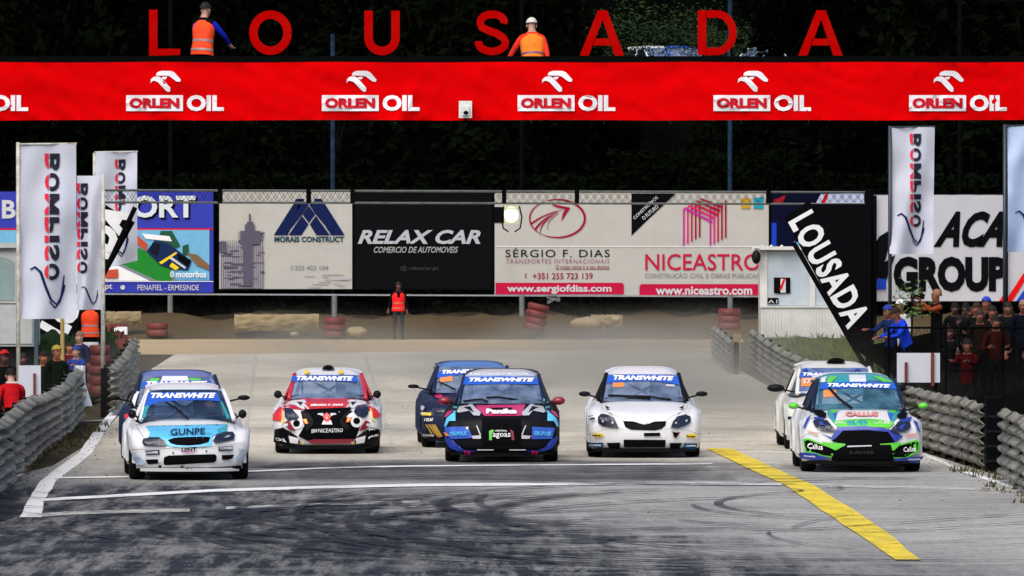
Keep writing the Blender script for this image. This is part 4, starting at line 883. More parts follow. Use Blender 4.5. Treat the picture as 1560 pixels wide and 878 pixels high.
P_ = dict(white=paint('white', (.70, .70, .71)), red=paint('red', (.50, .006, .03)), black=mat('paint_black', (.004, .004, .006), .55, .05, 3, coat=.04, dirt=(.10, .09, .07), dirt_amt=.05, spec=.12), navy=mat('paint_navy', (.006, .013, .045), .45, .1, 3, coat=.15, dirt=(.10, .09, .07), dirt_amt=.05, spec=.2), blue=paint('blue', (.02, .09, .5)), cream=paint('cream', (.66, .66, .60), .15),
          lb=paint('light_blue', (.10, .48, .78), .03), green=paint('green', (.10, .55, .03), .03), teal=paint('teal', (.02, .30, .34), .03), dblue=paint('deep_blue', (.012, .035, .32), .03), pink=paint('pink', (.55, .015, .13), .03), silver=paint('silver', (.50, .50, .52), .03),
          gold=paint('gold', (.42, .26, .03), .03), orange=paint('orange', (.85, .25, .06), .02), crimson=paint('crimson', (.22, .004, .02), .03), bred=paint('bright_red', (.68, .012, .015), .02), yellow=paint('yellow', (.8, .6, .03), .02), lblue=paint('strip_blue', (.012, .09, .50), .02))
WR = .32
def car_shell(c):
    W, zb, hl, cz, hb, ht, zt, zr, nb = (c[k] for k in ('W', 'zb', 'hl', 'cz', 'hb', 'ht', 'zt', 'zr', 'nb'))
    RA = .375; WB = c.get('wb', 2.5); sh = min(cz-.10, c.get('sh', .74)); bs = c.get('bs', .80)
    def Ea(a, yc=0.): return (yc-RA*math.cos(R(a)), max(.17, WR+RA*math.sin(R(a))))
    ribs = []   # (yc, zc, xs, ys, zs, yE, zE, xE)
    def rib(yc, zc, xs, ys, zs, E, xE=None): ribs.append((yc, zc, xs, ys, zs, E[0], E[1], xE or W))
    nbw = W*nb
    rib(-.66, zb, .74*nbw, -.52, zb, Ea(-24), nbw); rib(-.755, zb+.03, .78*nbw, -.60, zb+.03, Ea(-19), nbw); rib(-.785, zb+.12, .80*nbw, -.62, zb+.12, Ea(-10), nbw)
    rib(-.79, .36, .80*nbw, -.62, .36, Ea(4), (nbw+W)/2); rib(-.78, .47, .81*W*(1+nb)/2, -.61, .47, Ea(22), W); rib(-.75, hl-.09, .81*W, -.58, hl-.09, Ea(40)); rib(-.70, hl-.03, .81*W, -.53, hl-.035, Ea(50)); rib(-.64, hl, .81*W, -.46, hl, Ea(58))
    d = cz-hl
    for f, a, yc in ((.28, 68, -.42), (.48, 78, -.22), (.66, 90, -.02), (.82, 103, .14), (.94, 120, .28), (1., 140, .38)): rib(yc, hl+d*f, (bs+.03)*W, yc+.03, min(hl+d*f-.012, sh+.03*f), Ea(a))
    rib(.43, cz+.004, (bs+.02)*W, .45, sh+.04, Ea(165)); rib(.5, cz+.0, (bs+.02)*W, .5, sh+.06, Ea(192)); rib(.7, cz-.02, (bs+.03)*W, .7, sh+.08, (.7, .17), W-.05)
    rib(1.5, cz-.02, (bs+.04)*W, 1.5, sh+.10, (1.5, .17), W-.05); rib(WB-.6, cz, (bs+.05)*W, WB-.6, sh+.12, (WB-.6, .17), W-.04)
    for a in (-10, 20, 50, 90, 130, 160, 190): y = WB-RA*math.cos(R(a)); rib(y, cz+.02, (bs+.06)*W, y, sh+.13, Ea(a, WB))
    rib(WB+.55, cz, .80*W, WB+.50, sh+.1, (WB+.42, .2)); rib(WB+.66, .80, .80*W, WB+.58, .75, (WB+.44, .2)); rib(WB+.70, .5, .8*W, WB+.6, .5, (WB+.45, .2)); rib(WB+.66, .22, .8*W, WB+.58, .22, (WB+.45, .2))
    NU, NV = 12, 5
    vs = []; fs = []
    row = 2*(NU+NV)+1
    for (yc, zc, xs, ys, zs, yE, zE, xE) in ribs:
        half = []
        for i in range(NU+1):
            u = i/NU; half.append((xs*u, yc+(ys-yc)*u**2.6, zc+(zs-zc)*u**2.8))
        for j in range(1, NV+1):
            a = math.pi/2*j/NV; half.append((xs+(xE-xs)*math.sin(a), ys+(yE-ys)*(1-math.cos(a)), zs+(zE-zs)*(1-math.cos(a))))
        vs += [(-x, y, z) for x, y, z in half[:0:-1]]+half
    for r_ in range(len(ribs)-1):
        for i in range(row-1): q = r_*row+i; fs.append([q, q+1, q+1+row, q+row])
    return vs, fs
class Car:
    def __init__(s, name, label, px, gy, yaw, c, body, glass='blue', interior=True, D=None, loc=None, rims=rimm):
        g = ground(px, gy) if loc is None else Vector(loc)
        s.t = thing(name, label, 'rally car', (g.x, g.y, g.z), R(yaw)); s.M = wm(s.t); s.Mi = s.M.inverted(); s.c = c; W = c['W']
        vs, fs = car_shell(c); s.bm = BVHTree
        allv = []; allf = []
        def reg(v, f): n = len(allv); allv.extend([Vector(q) for q in v]); allf.extend([[i+n for i in k] for k in f])
        s.body = mk('body', vs, fs, body, s.t, True, world=False); reg(vs, fs)
        WB = c.get('wb', 2.5); hb, ht, zt, zr, cz = c['hb'], c['ht'], c['zt'], c['zr'], c['cz']; yb, yt = .22, c.get('yt', 1.0)
        # windscreen
        def ws(u, v, k=0.): U = 2*u-1; return (U*(hb+(ht-hb)*v+k), yb+(yt-yb)*v+.17*U*U*(1-.25*v), cz-.015+(zt-cz+.015)*v+.02*math.sin(v*math.pi)+.0)
        mb = MB().grid(ws, 16, 8); s.ws = mb.build('windscreen', GLASS[glass], s.t, True, world=False); reg(mb.v, mb.f)
        seal = MB(); P = [Vector(ws(0, v/6)) for v in range(7)]; Q = [Vector(ws(1, v/6)) for v in range(7)]; B = [Vector(ws(u/12, 0)) for u in range(13)]
        # roof
        yr = WB+.25
        def roof(u, v):
            U = 2*u-1; y0 = yt+.17*U*U*.75; y = y0+(yr-y0)*v
            zc = zt+(zr-zt)*math.sin(min(1, v*2.6)*math.pi/2)-(.06)*max(0, v-.5)**2*4
            return (U*(ht+.035-.02*v), y, zc-(zc-zt+.035)*abs(U)**5*.9-(0.0))
        mb = MB().grid(roof, 16, 12); s.roof = mb.build('roof', c.get('roofmat', body), s.t, True, world=False); reg(mb.v, mb.f)
        # pillars
        for sg in (-1, 1):
            e = 0 if sg < 0 else 1
            mb = MB(); pts = [Vector(ws(e, v/6))+Vector((sg*.02, .02, -.0)) for v in range(7)]
            mb.tube(pts, .036, 6); mb.build('pillar', c.get('pillar', body), s.t, True, world=False); reg(mb.v, mb.f)
            a = Vector(ws(e, 0)); b = Vector(ws(e, 1)); rr = Vector(roof(e, 1)); xo = sg*(c.get('bs', .8)+.05)*W
            v4 = [(a.x+sg*.03, a.y+.03, cz-.05), (xo, .9, cz-.06), (xo, WB-.1, cz-.02), (rr.x+sg*.01, rr.y-.05, rr.z-.02), (b.x+sg*.015, b.y+.05, b.z-.02)]
            mk('side_window', v4, [[0, 1, 4], [1, 2, 3, 4]], sideglass, s.t, world=False)
            mb = MB(); m1 = Vector(v4[1]).lerp(Vector(v4[2]), .45); m2 = Vector(v4[4]).lerp(Vector(v4[3]), .45); mb.bar(m1, m2, .05); mb.bar(v4[4], v4[3], .04); mb.build('door_frame', c.get('pillar', body), s.t, world=False)
        mb = MB(); l = Vector(roof(0, 1)); r_ = Vector(roof(1, 1)); mk('rear_window', [(l.x, l.y, l.z), (r_.x, r_.y, r_.z), (.72*W, WB+.5, cz), (-.72*W, WB+.5, cz)], [[0, 1, 2, 3]], GLASS['clear'], s.t, world=False)
        MB().grid(lambda u, v: ((2*u-1)*(ht+.02), yr-.05+.28*v, roof(u, 1)[2]+.02+.03*v), 10, 2).build('spoiler', body, s.t, True, world=False)
        # flares
        for sg in (-1, 1):
            for yc, a0, a1 in ((0, -10, 190), (WB, -10, 190)):
                mb = MB(); n = 18; pr = [(W-.07, .372), (W+.012, .372), (W+.018, .39), (W+.004, .43), (W-.03, .46)] ; base = 0
                for k in range(n+1):
                    a = R(a0+(a1-a0)*k/n)
                    for (x, rr) in pr:
                        xx = x if yc else x-(1-c['nb'])*W*max(0, math.cos(a))**2*(1 if math.sin(a) < .5 else .4)*.6
                        mb.v.append(Vector((sg*xx, yc-rr*math.cos(a), WR+rr*math.sin(a))))
                for k in range(n):
                    for j in range(len(pr)-1): q = k*len(pr)+j; mb.f.append([q, q+1, q+1+len(pr), q+len(pr)])
                mb.build('wheel_arch', c.get('archmat', body), s.t, True, world=False); reg(mb.v, mb.f)
                # wheel
                w_ = bpy.data.objects.new('wheel', None); COL.objects.link(w_); w_.parent = s.t; w_.location = (sg*(W-.125), yc, WR)
                tw_ = .225/2; prof = [(.20, -tw_), (.29, -tw_), (.315, -tw_+.025), (.32, 0), (.315, tw_-.025), (.29, tw_), (.20, tw_)]
                o = bpy.data.objects.new('tyre', Car.mesh('tyre', lambda: MB().lathe(prof, n=28, axis='X'), rubber)); COL.objects.link(o); o.parent = w_
                def rim():
                    m_ = MB().lathe([(.20, -.09), (.205, .09)], n=24, axis='X')
                    for k in range(10): a = 2*math.pi*k/10; m_.bar((.07*1, .03*math.cos(a), .03*math.sin(a)), (.085, .19*math.cos(a), .19*math.sin(a)), .035, .03)
                    return m_
                o = bpy.data.objects.new('rim', Car.mesh('rim', rim, rims)); COL.objects.link(o); o.parent = w_; o.scale = (sg, 1, 1)
        MB().box(-W*.68, W*.68, -.45, WB+.4, .10, .20).box(-.52, .52, -.40, .40, .203, .62).build('underbody', under, s.t, world=False)
        # lip under the nose
        def lip(u, v): U = 2*u-1; x = U*W*c['nb']*.93; return (x, -.80+.26*abs(U)**2.6+.02*v, c['zb']+.012-.05*v)
        mb = MB().grid(lip, 18, 1); mb.grid(lambda u, v: tuple(Vector(lip(u, 1))+Vector((0, .25*v, 0))), 18, 1); mb.grid(lambda u, v: tuple(Vector(lip(u, 0))+Vector((0, .2*v, .004))), 18, 1); mb.build('splitter', c.get('lipmat', blackplastic), s.t, world=False)
        if interior:
            mb = MB(); hi = ht-.08
            for sg in (-1, 1): mb.tube([(sg*(hb-.06), .45, cz-.1), (sg*hi, 1.15, zt-.03), (sg*hi, 2.1, zt), (sg*hi, 2.7, cz)], .022, 6)
            mb.tube([(-hi, 1.15, zt-.03), (hi, 1.15, zt-.03)], .022, 6).tube([(-hi, 1.75, zt-.02), (hi, 1.75, zt-.02)], .022, 6).tube([(-hi, 1.75, zt-.02), (hi, 1.8, cz-.15)], .02, 6).tube([(hi, 1.75, zt-.02), (-hi, 1.8, cz-.15)], .02, 6)
            mb.build('roll_cage', mat('cage_grey', (.16, .18, .22), .5, .1, 5), s.t, True, world=False)
            MB().box(.12, .60, 1.35, 1.5, .5, cz+.28).build('seat', blackplastic, s.t, world=False)
            MB().ball((.36, 1.18, cz+.14), (.125, .14, .14)).build('helmet', mat('helmet_pale', (.45, .2, .12), .4, .3, 6), s.t, True, world=False) if False else None
            mb = MB(); mb.lathe([(.15, -.012), (.17, -.012), (.17, .012), (.15, .012)], (.36, .82, cz+.0), 16, 'Y'); mb.build('steering_wheel', blackplastic, s.t, world=False)
            MB().grid(lambda u, v: ((2*u-1)*.62, .42+.4*v, cz-.0+.02*math.sin(u*9)+.03), 8, 3).build('dashboard', mat('dash', (.05, .05, .055), .8, .3, 6), s.t, world=False)
        s.tree = BVHTree.FromPolygons(allv, allf)
        s.org = s.Mi @ Vector((0, 0, CAMZ)); s.k = 0; s.f = None
    cache = {}
    @classmethod
    def mesh(cls, key, fn, m):
        k = (key, m.name)
        if k not in cls.cache:
            b = fn(); me = bpy.data.meshes.new(key); me.from_pydata(b.v, [], b.f); me.materials.append(m); me.polygons.foreach_set('use_smooth', [key == 'tyre']*len(me.polygons)); cls.cache[k] = me
        return cls.cache[k]
    def crop(s, ox, oy, sc): s.f = lambda p: (ox+p[0]/sc, oy+p[1]/sc); return s
    def hit(s, p, off):
        px, py = s.f(p); d = (s.Mi.to_3x3() @ ray(px, py)).normalized(); h, n, i, dist = s.tree.ray_cast(s.org, d)
        if h is None: return None
        if n.dot(d) > 0: n = -n
        return h-d*off*.35+n*off*.9
    def drape(s, name, polys_v, polys_f, m, off, th=0., maxe=None, cropped=True):
        """lay a flat outline on the bodywork: subdivide it and drop every corner onto the surface"""
        sc = abs(s.f((1, 0))[0]-s.f((0, 0))[0]); maxe = maxe or 5.0/sc
        bm = bmesh.new(); vv = [bm.verts.new((x, y, 0)) for x, y in polys_v]
        for f in polys_f:
            try: bm.faces.new([vv[i] for i in f])
            except ValueError: pass
        bmesh.ops.triangulate(bm, faces=bm.faces[:])
        for _ in range(6):
            es = [e for e in bm.edges if e.calc_length() > maxe]
            if not es: break
            bmesh.ops.subdivide_edges(bm, edges=es, cuts=1); bmesh.ops.triangulate(bm, faces=bm.faces[:])
        kill = []
        for v in bm.verts:
            h = s.hit((v.co.x, v.co.y), off)
            if h is None: kill.append(v)
            else: v.co = h
        bmesh.ops.delete(bm, geom=kill, context='VERTS')
        # drop triangles that would bridge a step in the bodywork
        bad = [f for f in bm.faces if max(e.verts[0].co.y-e.verts[1].co.y if e.verts[0].co.y > e.verts[1].co.y else e.verts[1].co.y-e.verts[0].co.y for e in f.edges) > .42]
        if bad: bmesh.ops.delete(bm, geom=bad, context='FACES')
        if th:
            g = bmesh.ops.extrude_face_region(bm, geom=bm.faces[:]); 
            for e in g['geom']:
                if isinstance(e, bmesh.types.BMVert): e.co.y -= th
        bm.verts.index_update(); vs = [v.co.copy() for v in bm.verts]; fs = [[v.index for v in f.verts] for f in bm.faces]; bm.free()
        if vs: return mk(name, vs, fs, m, s.t, smooth=not th, world=False)
    def poly(s, name, pts, m, off=None, th=0.):
        s.k += 1; return s.drape(name, pts, [list(range(len(pts)))], m, off or (.008+.0009*s.k), th)
    def both(s, name, pts, m, cx, **kw): s.poly(name, pts, m, **kw); s.poly(name, [(2*cx-x, y) for x, y in pts], m, **kw)
    def text(s, st, box, m, tilt=0, bold=.02, shear=0., name='lettering', off=None):
        vs, fs = textm(st, bold, shear, 1, res=2); x0, y0, x1, y1 = box; s.k += 1
        return s.drape(name, [(x0+(x1-x0)*u, y1+(y0-y1)*v+tilt*u) for u, v in vs], fs, m, off or (.026+.0010*s.k), maxe=14.0/abs(s.f((1, 0))[0]-s.f((0, 0))[0])/3)
    def tube(s, name, pts, rpx, m, off=.03, ends=None):
        P = []
        for i, p in enumerate(pts):
            h = s.hit(p, off if ends is None else ends[i])
            if h is not None: P.append(h)
        if len(P) > 1: return MB().tube(P, rpx, 6).build(name, m, s.t, True, world=False)
    def mirrors(s, m, w=.16, h=.10, z=None, x=None, face=blackplastic, sides=(-1, 1)):
        c = s.c; z = z or c['cz']+.045; x = x or c['W']*.99
        for sg in sides:
            mb = MB().ball((sg*x, .42, z), (w/2+.01, .07, h/2), 12, 8); o = mb.build('wing_mirror', m, s.t, True, world=False)
            MB().tube([(sg*(c['hb']+.04), .45, z-.07), (sg*(x-.03), .43, z-.01)], .014, 6).build('stalk', blackplastic, o, world=False)
    def scoop(s, m, x=0., w=.34, z=None, y=1.25):
        z = z or s.c['zr']; MB().grid(lambda u, v: (x+(2*u-1)*w/2, y+.45*v, z+.07*math.sin(math.pi*u)**.5*(1-v)-.0), 10, 4).build('roof_scoop', m, s.t, True, world=False)
        MB().ball((x, y+.02, z+.02), (w/2-.02, .03, .035), 12, 6).build('scoop_mouth', BLACK, s.t, True, world=False)
    def seam(s, pts, m=None, wd=2.2):
        L1 = []; L2 = []
        for i, (x, y) in enumerate(pts):
            a = pts[max(i-1, 0)]; b = pts[min(i+1, len(pts)-1)]; dx, dy = b[0]-a[0], b[1]-a[1]; l = math.hypot(dx, dy); L1.append((x-dy/l*wd/2, y+dx/l*wd/2)); L2.append((x+dy/l*wd/2, y-dx/l*wd/2))
        s.poly('shut_line', L1+L2[::-1], m or printed('gap', (.02, .02, .02)))
    def glint(s, pts, m=None): s.poly('lamp_reflector', pts, m or P_['silver'])
    def sunstrip(s, pts, box, tilt=0, m=None):
        s.poly('sunstrip', pts, m or P_['lblue'], off=.012); s.text('TRANSWHITE', box, WHITE, tilt=tilt, bold=.055, shear=.28, off=.02)
base = dict(W=.87, zb=.14, hl=.66, cz=.89, hb=.65, ht=.55, zt=1.30, zr=1.40, nb=.97)
def C(**k): d = dict(base); d.update(k); return d

# --- white and sky-blue three-door, front left
c1 = Car('rally_car', 'white rally car with a sky-blue bonnet, frontmost on the left', 287, 730, 4.2, C(hl=.64, cz=.86, hb=.655, ht=.52, zt=1.275, zr=1.35, nb=.88, sh=.72, zb=.17, lipmat=P_['white'], pillar=P_['white'], yt=.95), P_['white'], 'dark').crop(170, 540, 3.991)
k = c1; k.sunstrip([(222,236),(640,233),(662,290),(600,284),(500,282),(380,286),(290,292),(240,312),(196,322)], (240, 240, 632, 272), 0)
k.text
k.poly('tint_edge', [(200,318),(232,312),(210,360),(205,415),(176,415)], P_['teal']); k.poly('tint_edge', [(660,288),(672,292),(720,392),(700,396),(682,345)], P_['teal'])
k.poly('wrap', [(208,440),(265,468),(345,470),(640,462),(668,448),(705,428),(702,476),(640,488),(615,502),(608,558),(560,566),(430,568),(350,562),(320,520),(285,508),(225,505),(235,480)], P_['lb'])
k.poly('wrap', [(640,463),(668,448),(705,428),(702,476),(650,486)], P_['teal'])
k.text('GUNPE', (358, 464, 567, 502), NAVY, -6, bold=.012); 
k.poly('grille', [(342,524),(380,511),(470,507),(560,505),(600,508),(590,535),(540,550),(470,556),(395,553),(358,541)], BLACK)
k.poly('headlight', [(187,535),(195,515),(235,508),(290,508),(325,530),(330,558),(260,558),(200,553)], lampm, th=.02); k.poly('headlight', [(615,528),(640,490),(690,475),(735,475),(748,492),(742,520),(690,532),(625,540)], lampm, th=.02)
k.poly('sticker', [(207,584),(293,581),(293,608),(207,611)], NAVY); k.text('COOPER', (212, 590, 288, 603), WHITE, -2, .03, .2); k.poly('sticker', [(648,562),(732,557),(732,583),(648,588)], NAVY); k.text('COOPER', (653, 565, 727, 578), WHITE, -2, .03, .2)
k.text('LENT', (425, 572, 515, 594), BLACK, -3, .04); k.text('Racing', (432, 588, 508, 603), MAGENTA, -3, .03, .3); k.poly('rivet', circ(375, 600, 6, n=8), BLACK); k.poly('rivet', circ(575, 589, 6, n=8), BLACK)
k.poly('intake', [(322,625),(345,616),(625,607),(636,618),(634,645),(620,655),(400,668),(325,672),(318,655)], BLACK); k.poly('intake', [(207,640),(285,637),(287,662),(225,667)], BLACK); k.poly('intake', [(666,612),(742,608),(735,630),(705,641),(668,642)], BLACK)
k.poly('panel_gap', [(130,575),(330,572),(615,560),(805,538),(805,541),(615,564),(330,576),(130,579)], GREY); k.poly('wrap', [(125,590),(150,600),(200,645),(205,668),(160,672)], printed('pale_blue', (.40, .52, .66))); k.poly('wrap', [(798,575),(770,600),(745,640),(780,640)], printed('pale_blue', (.40, .52, .66)))
k.poly('sticker', [(420,676),(438,676),(440,690),(430,698),(420,690)], BLACK); k.text('MSPORT.PT', (444, 674, 540, 686), GREY, -4, .02); k.poly('tow_strap', [(288,672),(306,671),(306,705),(288,706)], BLACK)
k.poly('lower_lip', [(160,708),(285,702),(780,672),(782,684),(660,694),(290,716),(165,722)], BLACK)
k.text('GH', (145, 618, 185, 634), GREY, 0, .02); k.text('GH', (765, 570, 795, 590), GREY, 0, .02)
k.seam([(180,424),(150,448),(190,500),(200,512)]); k.seam([(700,405),(745,440),(752,470)]); k.seam([(345,500),(470,494),(612,492)]); k.seam([(100,480),(125,510),(135,575)], wd=1.6)
k.glint([(212,545),(240,538),(262,541),(235,549)], GREY); k.glint([(675,516),(700,504),(722,506),(700,515)], GREY)
k.mirrors(blackplastic, .10, .13, z=.93, x=.80); k.tube('wiper', [(465, 404), (430, 370), (385, 330), (330, 300)], .014, blackplastic, .03)

# --- dark blue car behind it
c2 = Car('rally_car', 'dark blue rally car with a white roof stripe, half hidden behind the front left car', 274, 706, 3.8, C(hl=.68, cz=.90, zt=1.32, zr=1.40, nb=.97, hb=.66, roofmat=paint('roof_mix', (.10, .16, .42)), pillar=P_['navy']), P_['navy'], 'blue').crop(170, 540, 3.991)
k = c2; k.poly('roof_stripe', [(310,135),(460,135),(470,165),(300,165)], P_['white'], off=.01); k.poly('roof_stripe', [(240,150),(290,148),(285,168),(235,168)], P_['green'], off=.01); k.poly('roof_stripe', [(470,148),(540,150),(545,168),(475,168)], P_['green'], off=.01)
k.sunstrip([(190,168),(600,160),(612,205),(180,208)], (212, 170, 580, 196), -2)
k.poly('number_plate', [(205,208),(275,206),(275,228),(205,230)], P_['orange']); k.poly('pillar_trim', [(152,232),(166,232),(140,310),(126,310)], P_['white'], off=.03); k.poly('wrap', [(120,345),(150,318),(165,330),(150,365),(125,375)], P_['white']); k.poly('wrap', [(85,460),(140,430),(150,440),(95,470)], P_['white']); k.poly('wrap', [(80,370),(105,365),(105,390),(85,395)], P_['bred']); k.text('RALLY', (88, 440, 130, 455), WHITE)
k.mirrors(blackplastic, .17, .08, z=1.0, x=1.0)

# --- red car with white cheeks
c3 = Car('rally_car', 'red rally car with white cheeks and a black grille, second from left', 498.5, 690, .6, C(W=.845, zb=.12, hl=.70, cz=.875, hb=.60, ht=.52, zt=1.235, zr=1.325, pillar=P_['red'], sh=.74, bs=.80), P_['white'], 'blue').crop(400, 540, 5.165)
k = c3; k.poly('red_wrap', [(85,500),(100,450),(150,400),(195,350),(815,350),(860,400),(905,450),(920,500),(862,500),(835,470),(822,410),(740,408),(690,442),(320,442),(230,432),(175,425),(165,470),(150,500)], P_['red'])
k.sunstrip([(238,176),(500,168),(738,173),(748,222),(600,216),(400,212),(228,218)], (268, 176, 712, 212), 4)
k.scoop(P_['cream'], 0, .20); 
for x in (350, 615): k.poly('roof_light', circ(x, 152, 20, 16, 12), P_['yellow'], off=.04, th=.03)
k.both('wrap', [(205,362),(330,362),(345,380),(320,395),(330,440),(300,430),(255,405),(190,395),(185,372)], P_['white'], 505); k.both('wrap', [(270,378),(320,380),(300,410)], P_['black'], 505)
k.poly('bonnet_panel', [(322,388),(690,380),(640,438),(560,456),(430,456),(370,438)], P_['bred']); k.both('bonnet_edge', [(310,385),(325,388),(372,440),(440,458),(430,468),(360,448)], P_['white'], 506)
k.text('SÉRGIO F. DIAS', (375, 405, 635, 424), WHITE, -3, .05, .2)
k.both('wrap', [(95,520),(120,470),(165,455),(320,462),(380,500),(385,545),(330,560),(300,650),(282,702),(105,708)], P_['white'], 508)
k.poly('grille', [(335,440),(352,446),(430,462),(580,462),(650,446),(700,425),(660,500),(625,545),(620,565),(765,565),(730,665),(640,690),(380,690),(285,645),(330,562),(400,552),(370,500),(318,462)], BLACK)
k.both('cheek', [(300,455),(345,450),(400,520),(395,560),(350,600),(330,560),(385,530),(370,500)], P_['black'], 506); k.poly('emblem_flare', [(480,520),(537,520),(550,554),(465,554)], P_['white']); k.both('flash', [(440,470),(480,470),(475,488),(430,480)], P_['silver'], 506)
k.poly('emblem', [(505,465),(537,490),(522,532),(494,532),(474,490)], P_['bred']); k.poly('emblem_mark', [(505,480),(513,498),(505,516),(497,498)], P_['silver'])
k.poly('headlight', [(175,430),(230,438),(290,490),(275,515),(205,520),(180,490)], lampm, th=.02); k.poly('headlight', [(715,458),(740,415),(820,405),(832,440),(825,480),(790,500),(740,488)], lampm, th=.02)
k.seam([(210,360),(180,405),(178,430)], wd=2); k.seam([(795,360),(828,400),(832,430)], wd=2)
for x in (215, 785): k.poly('lamp_bulb', circ(x, 478, 14, 9, 10), P_['silver'])
k.poly('fog_surround', circ(275, 545, 46, n=16), P_['white']); k.poly('fog_surround', circ(735, 530, 46, n=16), P_['white']); k.poly('fog_lamp', circ(273, 545, 26, n=14), BLACK); k.poly('fog_lamp', circ(735, 527, 26, n=14), BLACK)
k.poly('flash', [(318,510),(350,510),(365,550),(335,550)], P_['bred']); k.poly('flash', [(322,514),(345,512),(355,545),(345,548)], P_['yellow']); k.poly('flash', [(660,500),(700,498),(680,535),(650,540)], P_['bred']); k.poly('flash', [(668,504),(690,504),(672,532),(660,534)], P_['yellow'])
k.poly('flash', [(92,478),(160,458),(168,500),(160,525),(95,522)], P_['bred']); k.poly('flash', [(152,450),(164,455),(168,520),(158,560),(148,545),(158,500)], P_['yellow']); k.poly('flash', [(860,455),(915,470),(915,495),(862,500)], P_['bred']); k.poly('flash', [(842,440),(852,445),(862,500),(880,535),(855,518),(846,470)], P_['yellow'])
k.both('cheek', [(112,590),(170,575),(235,612),(285,650),(300,690),(280,706),(105,706)], P_['black'], 508); k.both('cheek_edge', [(215,640),(290,660),(285,698),(225,690)], P_['white'], 508)
k.both('flash', [(180,540),(215,520),(270,605),(215,590)], P_['crimson'], 508); k.both('badge', [(185,550),(205,545),(212,562),(190,565)], P_['white'], 508)
k.poly('sticker', [(122,638),(215,665),(208,706),(112,672)], BLACK); k.text('COOPER', (130, 652, 205, 668), WHITE, 18, .03); k.poly('sticker', [(140,592),(212,602),(202,648),(146,632)], BLACK); k.poly('sticker', [(800,645),(888,605),(893,638),(815,682)], BLACK); k.text('COOPER', (812, 652, 885, 668), WHITE, -30, .03); k.poly('sticker', [(810,592),(872,577),(882,606),(820,622)], BLACK); k.text('BNC', (818, 588, 868, 602), WHITE, -8, .03)
k.text('NICEASTRO', (440, 588, 628, 614), WHITE, -3, .0)
for q in range(4): k.poly('logo', [(390+q*11,592),(396+q*11,590),(396+q*11,618-q*3),(390+q*11,620-q*3)], P_['white'])
k.poly('red_lip', [(355,668),(715,665),(692,690),(392,695)], P_['crimson']); k.both('lip_mark', [(305,690),(335,676),(325,698)], P_['yellow'], 512)
k.mirrors(blackplastic, .11, .13, z=.93, x=.80)

# --- black, blue and pink car in the centre
c4 = Car('rally_car', 'black rally car with blue cheeks and pink bonnet, front centre', 764, 703, -.2, C(W=.885, zb=.15, hl=.70, cz=.905, hb=.64, ht=.555, zt=1.32, zr=1.40, roofmat=P_['silver'], pillar=P_['navy'], sh=.76), P_['black'], 'blue').crop(620, 540, 4.878)
k = c4; k.poly('roof_print', [(445,140),(930,140),(945,168),(430,168)], printed('roof_grey', (.35, .40, .50)), off=.01)
k.text('RALLYCROSS PORTUGAL', (470, 145, 905, 160), WHITE, 0, .03, off=.02); 
k.sunstrip([(430,172),(700,166),(962,174),(978,228),(700,222),(414,230)], (462, 180, 945, 210), 0)
k.both('pillar_wrap', [(345,370),(385,330),(385,375),(360,440),(340,440)], P_['teal'], 700)
k.poly('bonnet_panel', [(510,385),(880,378),(850,462),(580,464),(530,422)], P_['pink']); k.poly('bonnet_slot', [(612,402),(782,402),(778,418),(616,418)], BLACK); k.text('Panike', (588, 418, 818, 455), WHITE, 0, .06)
k.both('flash', [(370,432),(398,376),(480,370),(505,398),(548,440),(540,462),(495,460),(465,425),(385,440)], P_['silver'], 700); k.both('flash', [(420,400),(470,392),(500,440)], P_['black'], 700)
k.both('fender_wrap', [(283,535),(300,480),(330,450),(360,430),(364,500),(318,500),(298,540)], P_['lb'], 702); k.both('fender_wrap', [(283,470),(330,400),(340,430),(300,470)], P_['pink'], 702)
k.poly('bumper_panel', [(288,542),(430,538),(466,560),(492,622),(332,630),(296,592)], P_['blue']); k.poly('bumper_panel', [(928,540),(1092,548),(1072,628),(924,630)], P_['blue']); k.text('GRUPOLIS', (330, 577, 450, 604), CYAN, -4, .03, .15); k.text('GRUPOLIS', (938, 574, 1065, 602), CYAN, 2, .03, .15)
k.poly('flash', [(440,540),(462,540),(458,562),(446,558)], P_['cream']); k.poly('flash', [(282,580),(300,580),(325,605),(300,608)], P_['orange']); k.both('flash', [(488,600),(492,622),(482,618)], P_['pink'], 704)
k.both('bumper_arc', [(292,605),(335,632),(368,682),(430,707),(520,712),(522,726),(400,724),(330,695),(300,650)], P_['dblue'], 700)
k.both('strut', [(516,530),(524,530),(553,598),(544,602)], P_['silver'], 700); k.both('strut', [(484,606),(552,602),(552,628),(495,628)], P_['silver'], 700)
k.poly('grille', [(560,485),(845,485),(850,660),(560,660)], mat('grille_mesh', (.003, .003, .004), .8, .5, 40, spec=.04)); 
k.poly('bracket_mark', [(612,572),(640,560),(645,576),(632,590),(632,636),(612,636)], P_['green']); k.poly('bracket_mark', [(765,560),(790,575),(796,636),(777,636),(775,592)], P_['crimson'])
k.text('agoas', (638, 586, 768, 628), WHITE, 0, .01); k.text('CENTRAL', (655, 567, 745, 578), WHITE, 0, .02)
k.poly('running_light', [(525,701),(645,701),(645,708),(525,708)], P_['white']); k.poly('running_light', [(760,701),(880,701),(880,708),(760,708)], P_['white']); k.text('Eve', (433, 706, 480, 724), PINK, 0, .06); k.text('Eve', (920, 706, 966, 724), PINK, 0, .06)
k.both('bonnet_pin', circ(410, 385, 6, n=8), BLACK, 700); k.poly('lower_lip', [(300,728),(520,730),(880,730),(1100,728),(1080,752),(320,752)], BLACK)
k.mirrors(P_['crimson'], .18, .13, z=.93, x=.89); k.tube('wiper', [(425, 360), (500, 348), (560, 345), (600, 362)], .016, blackplastic, .03); k.tube('wiper', [(590, 332), (680, 328), (750, 338), (900, 366)], .016, blackplastic, .03)

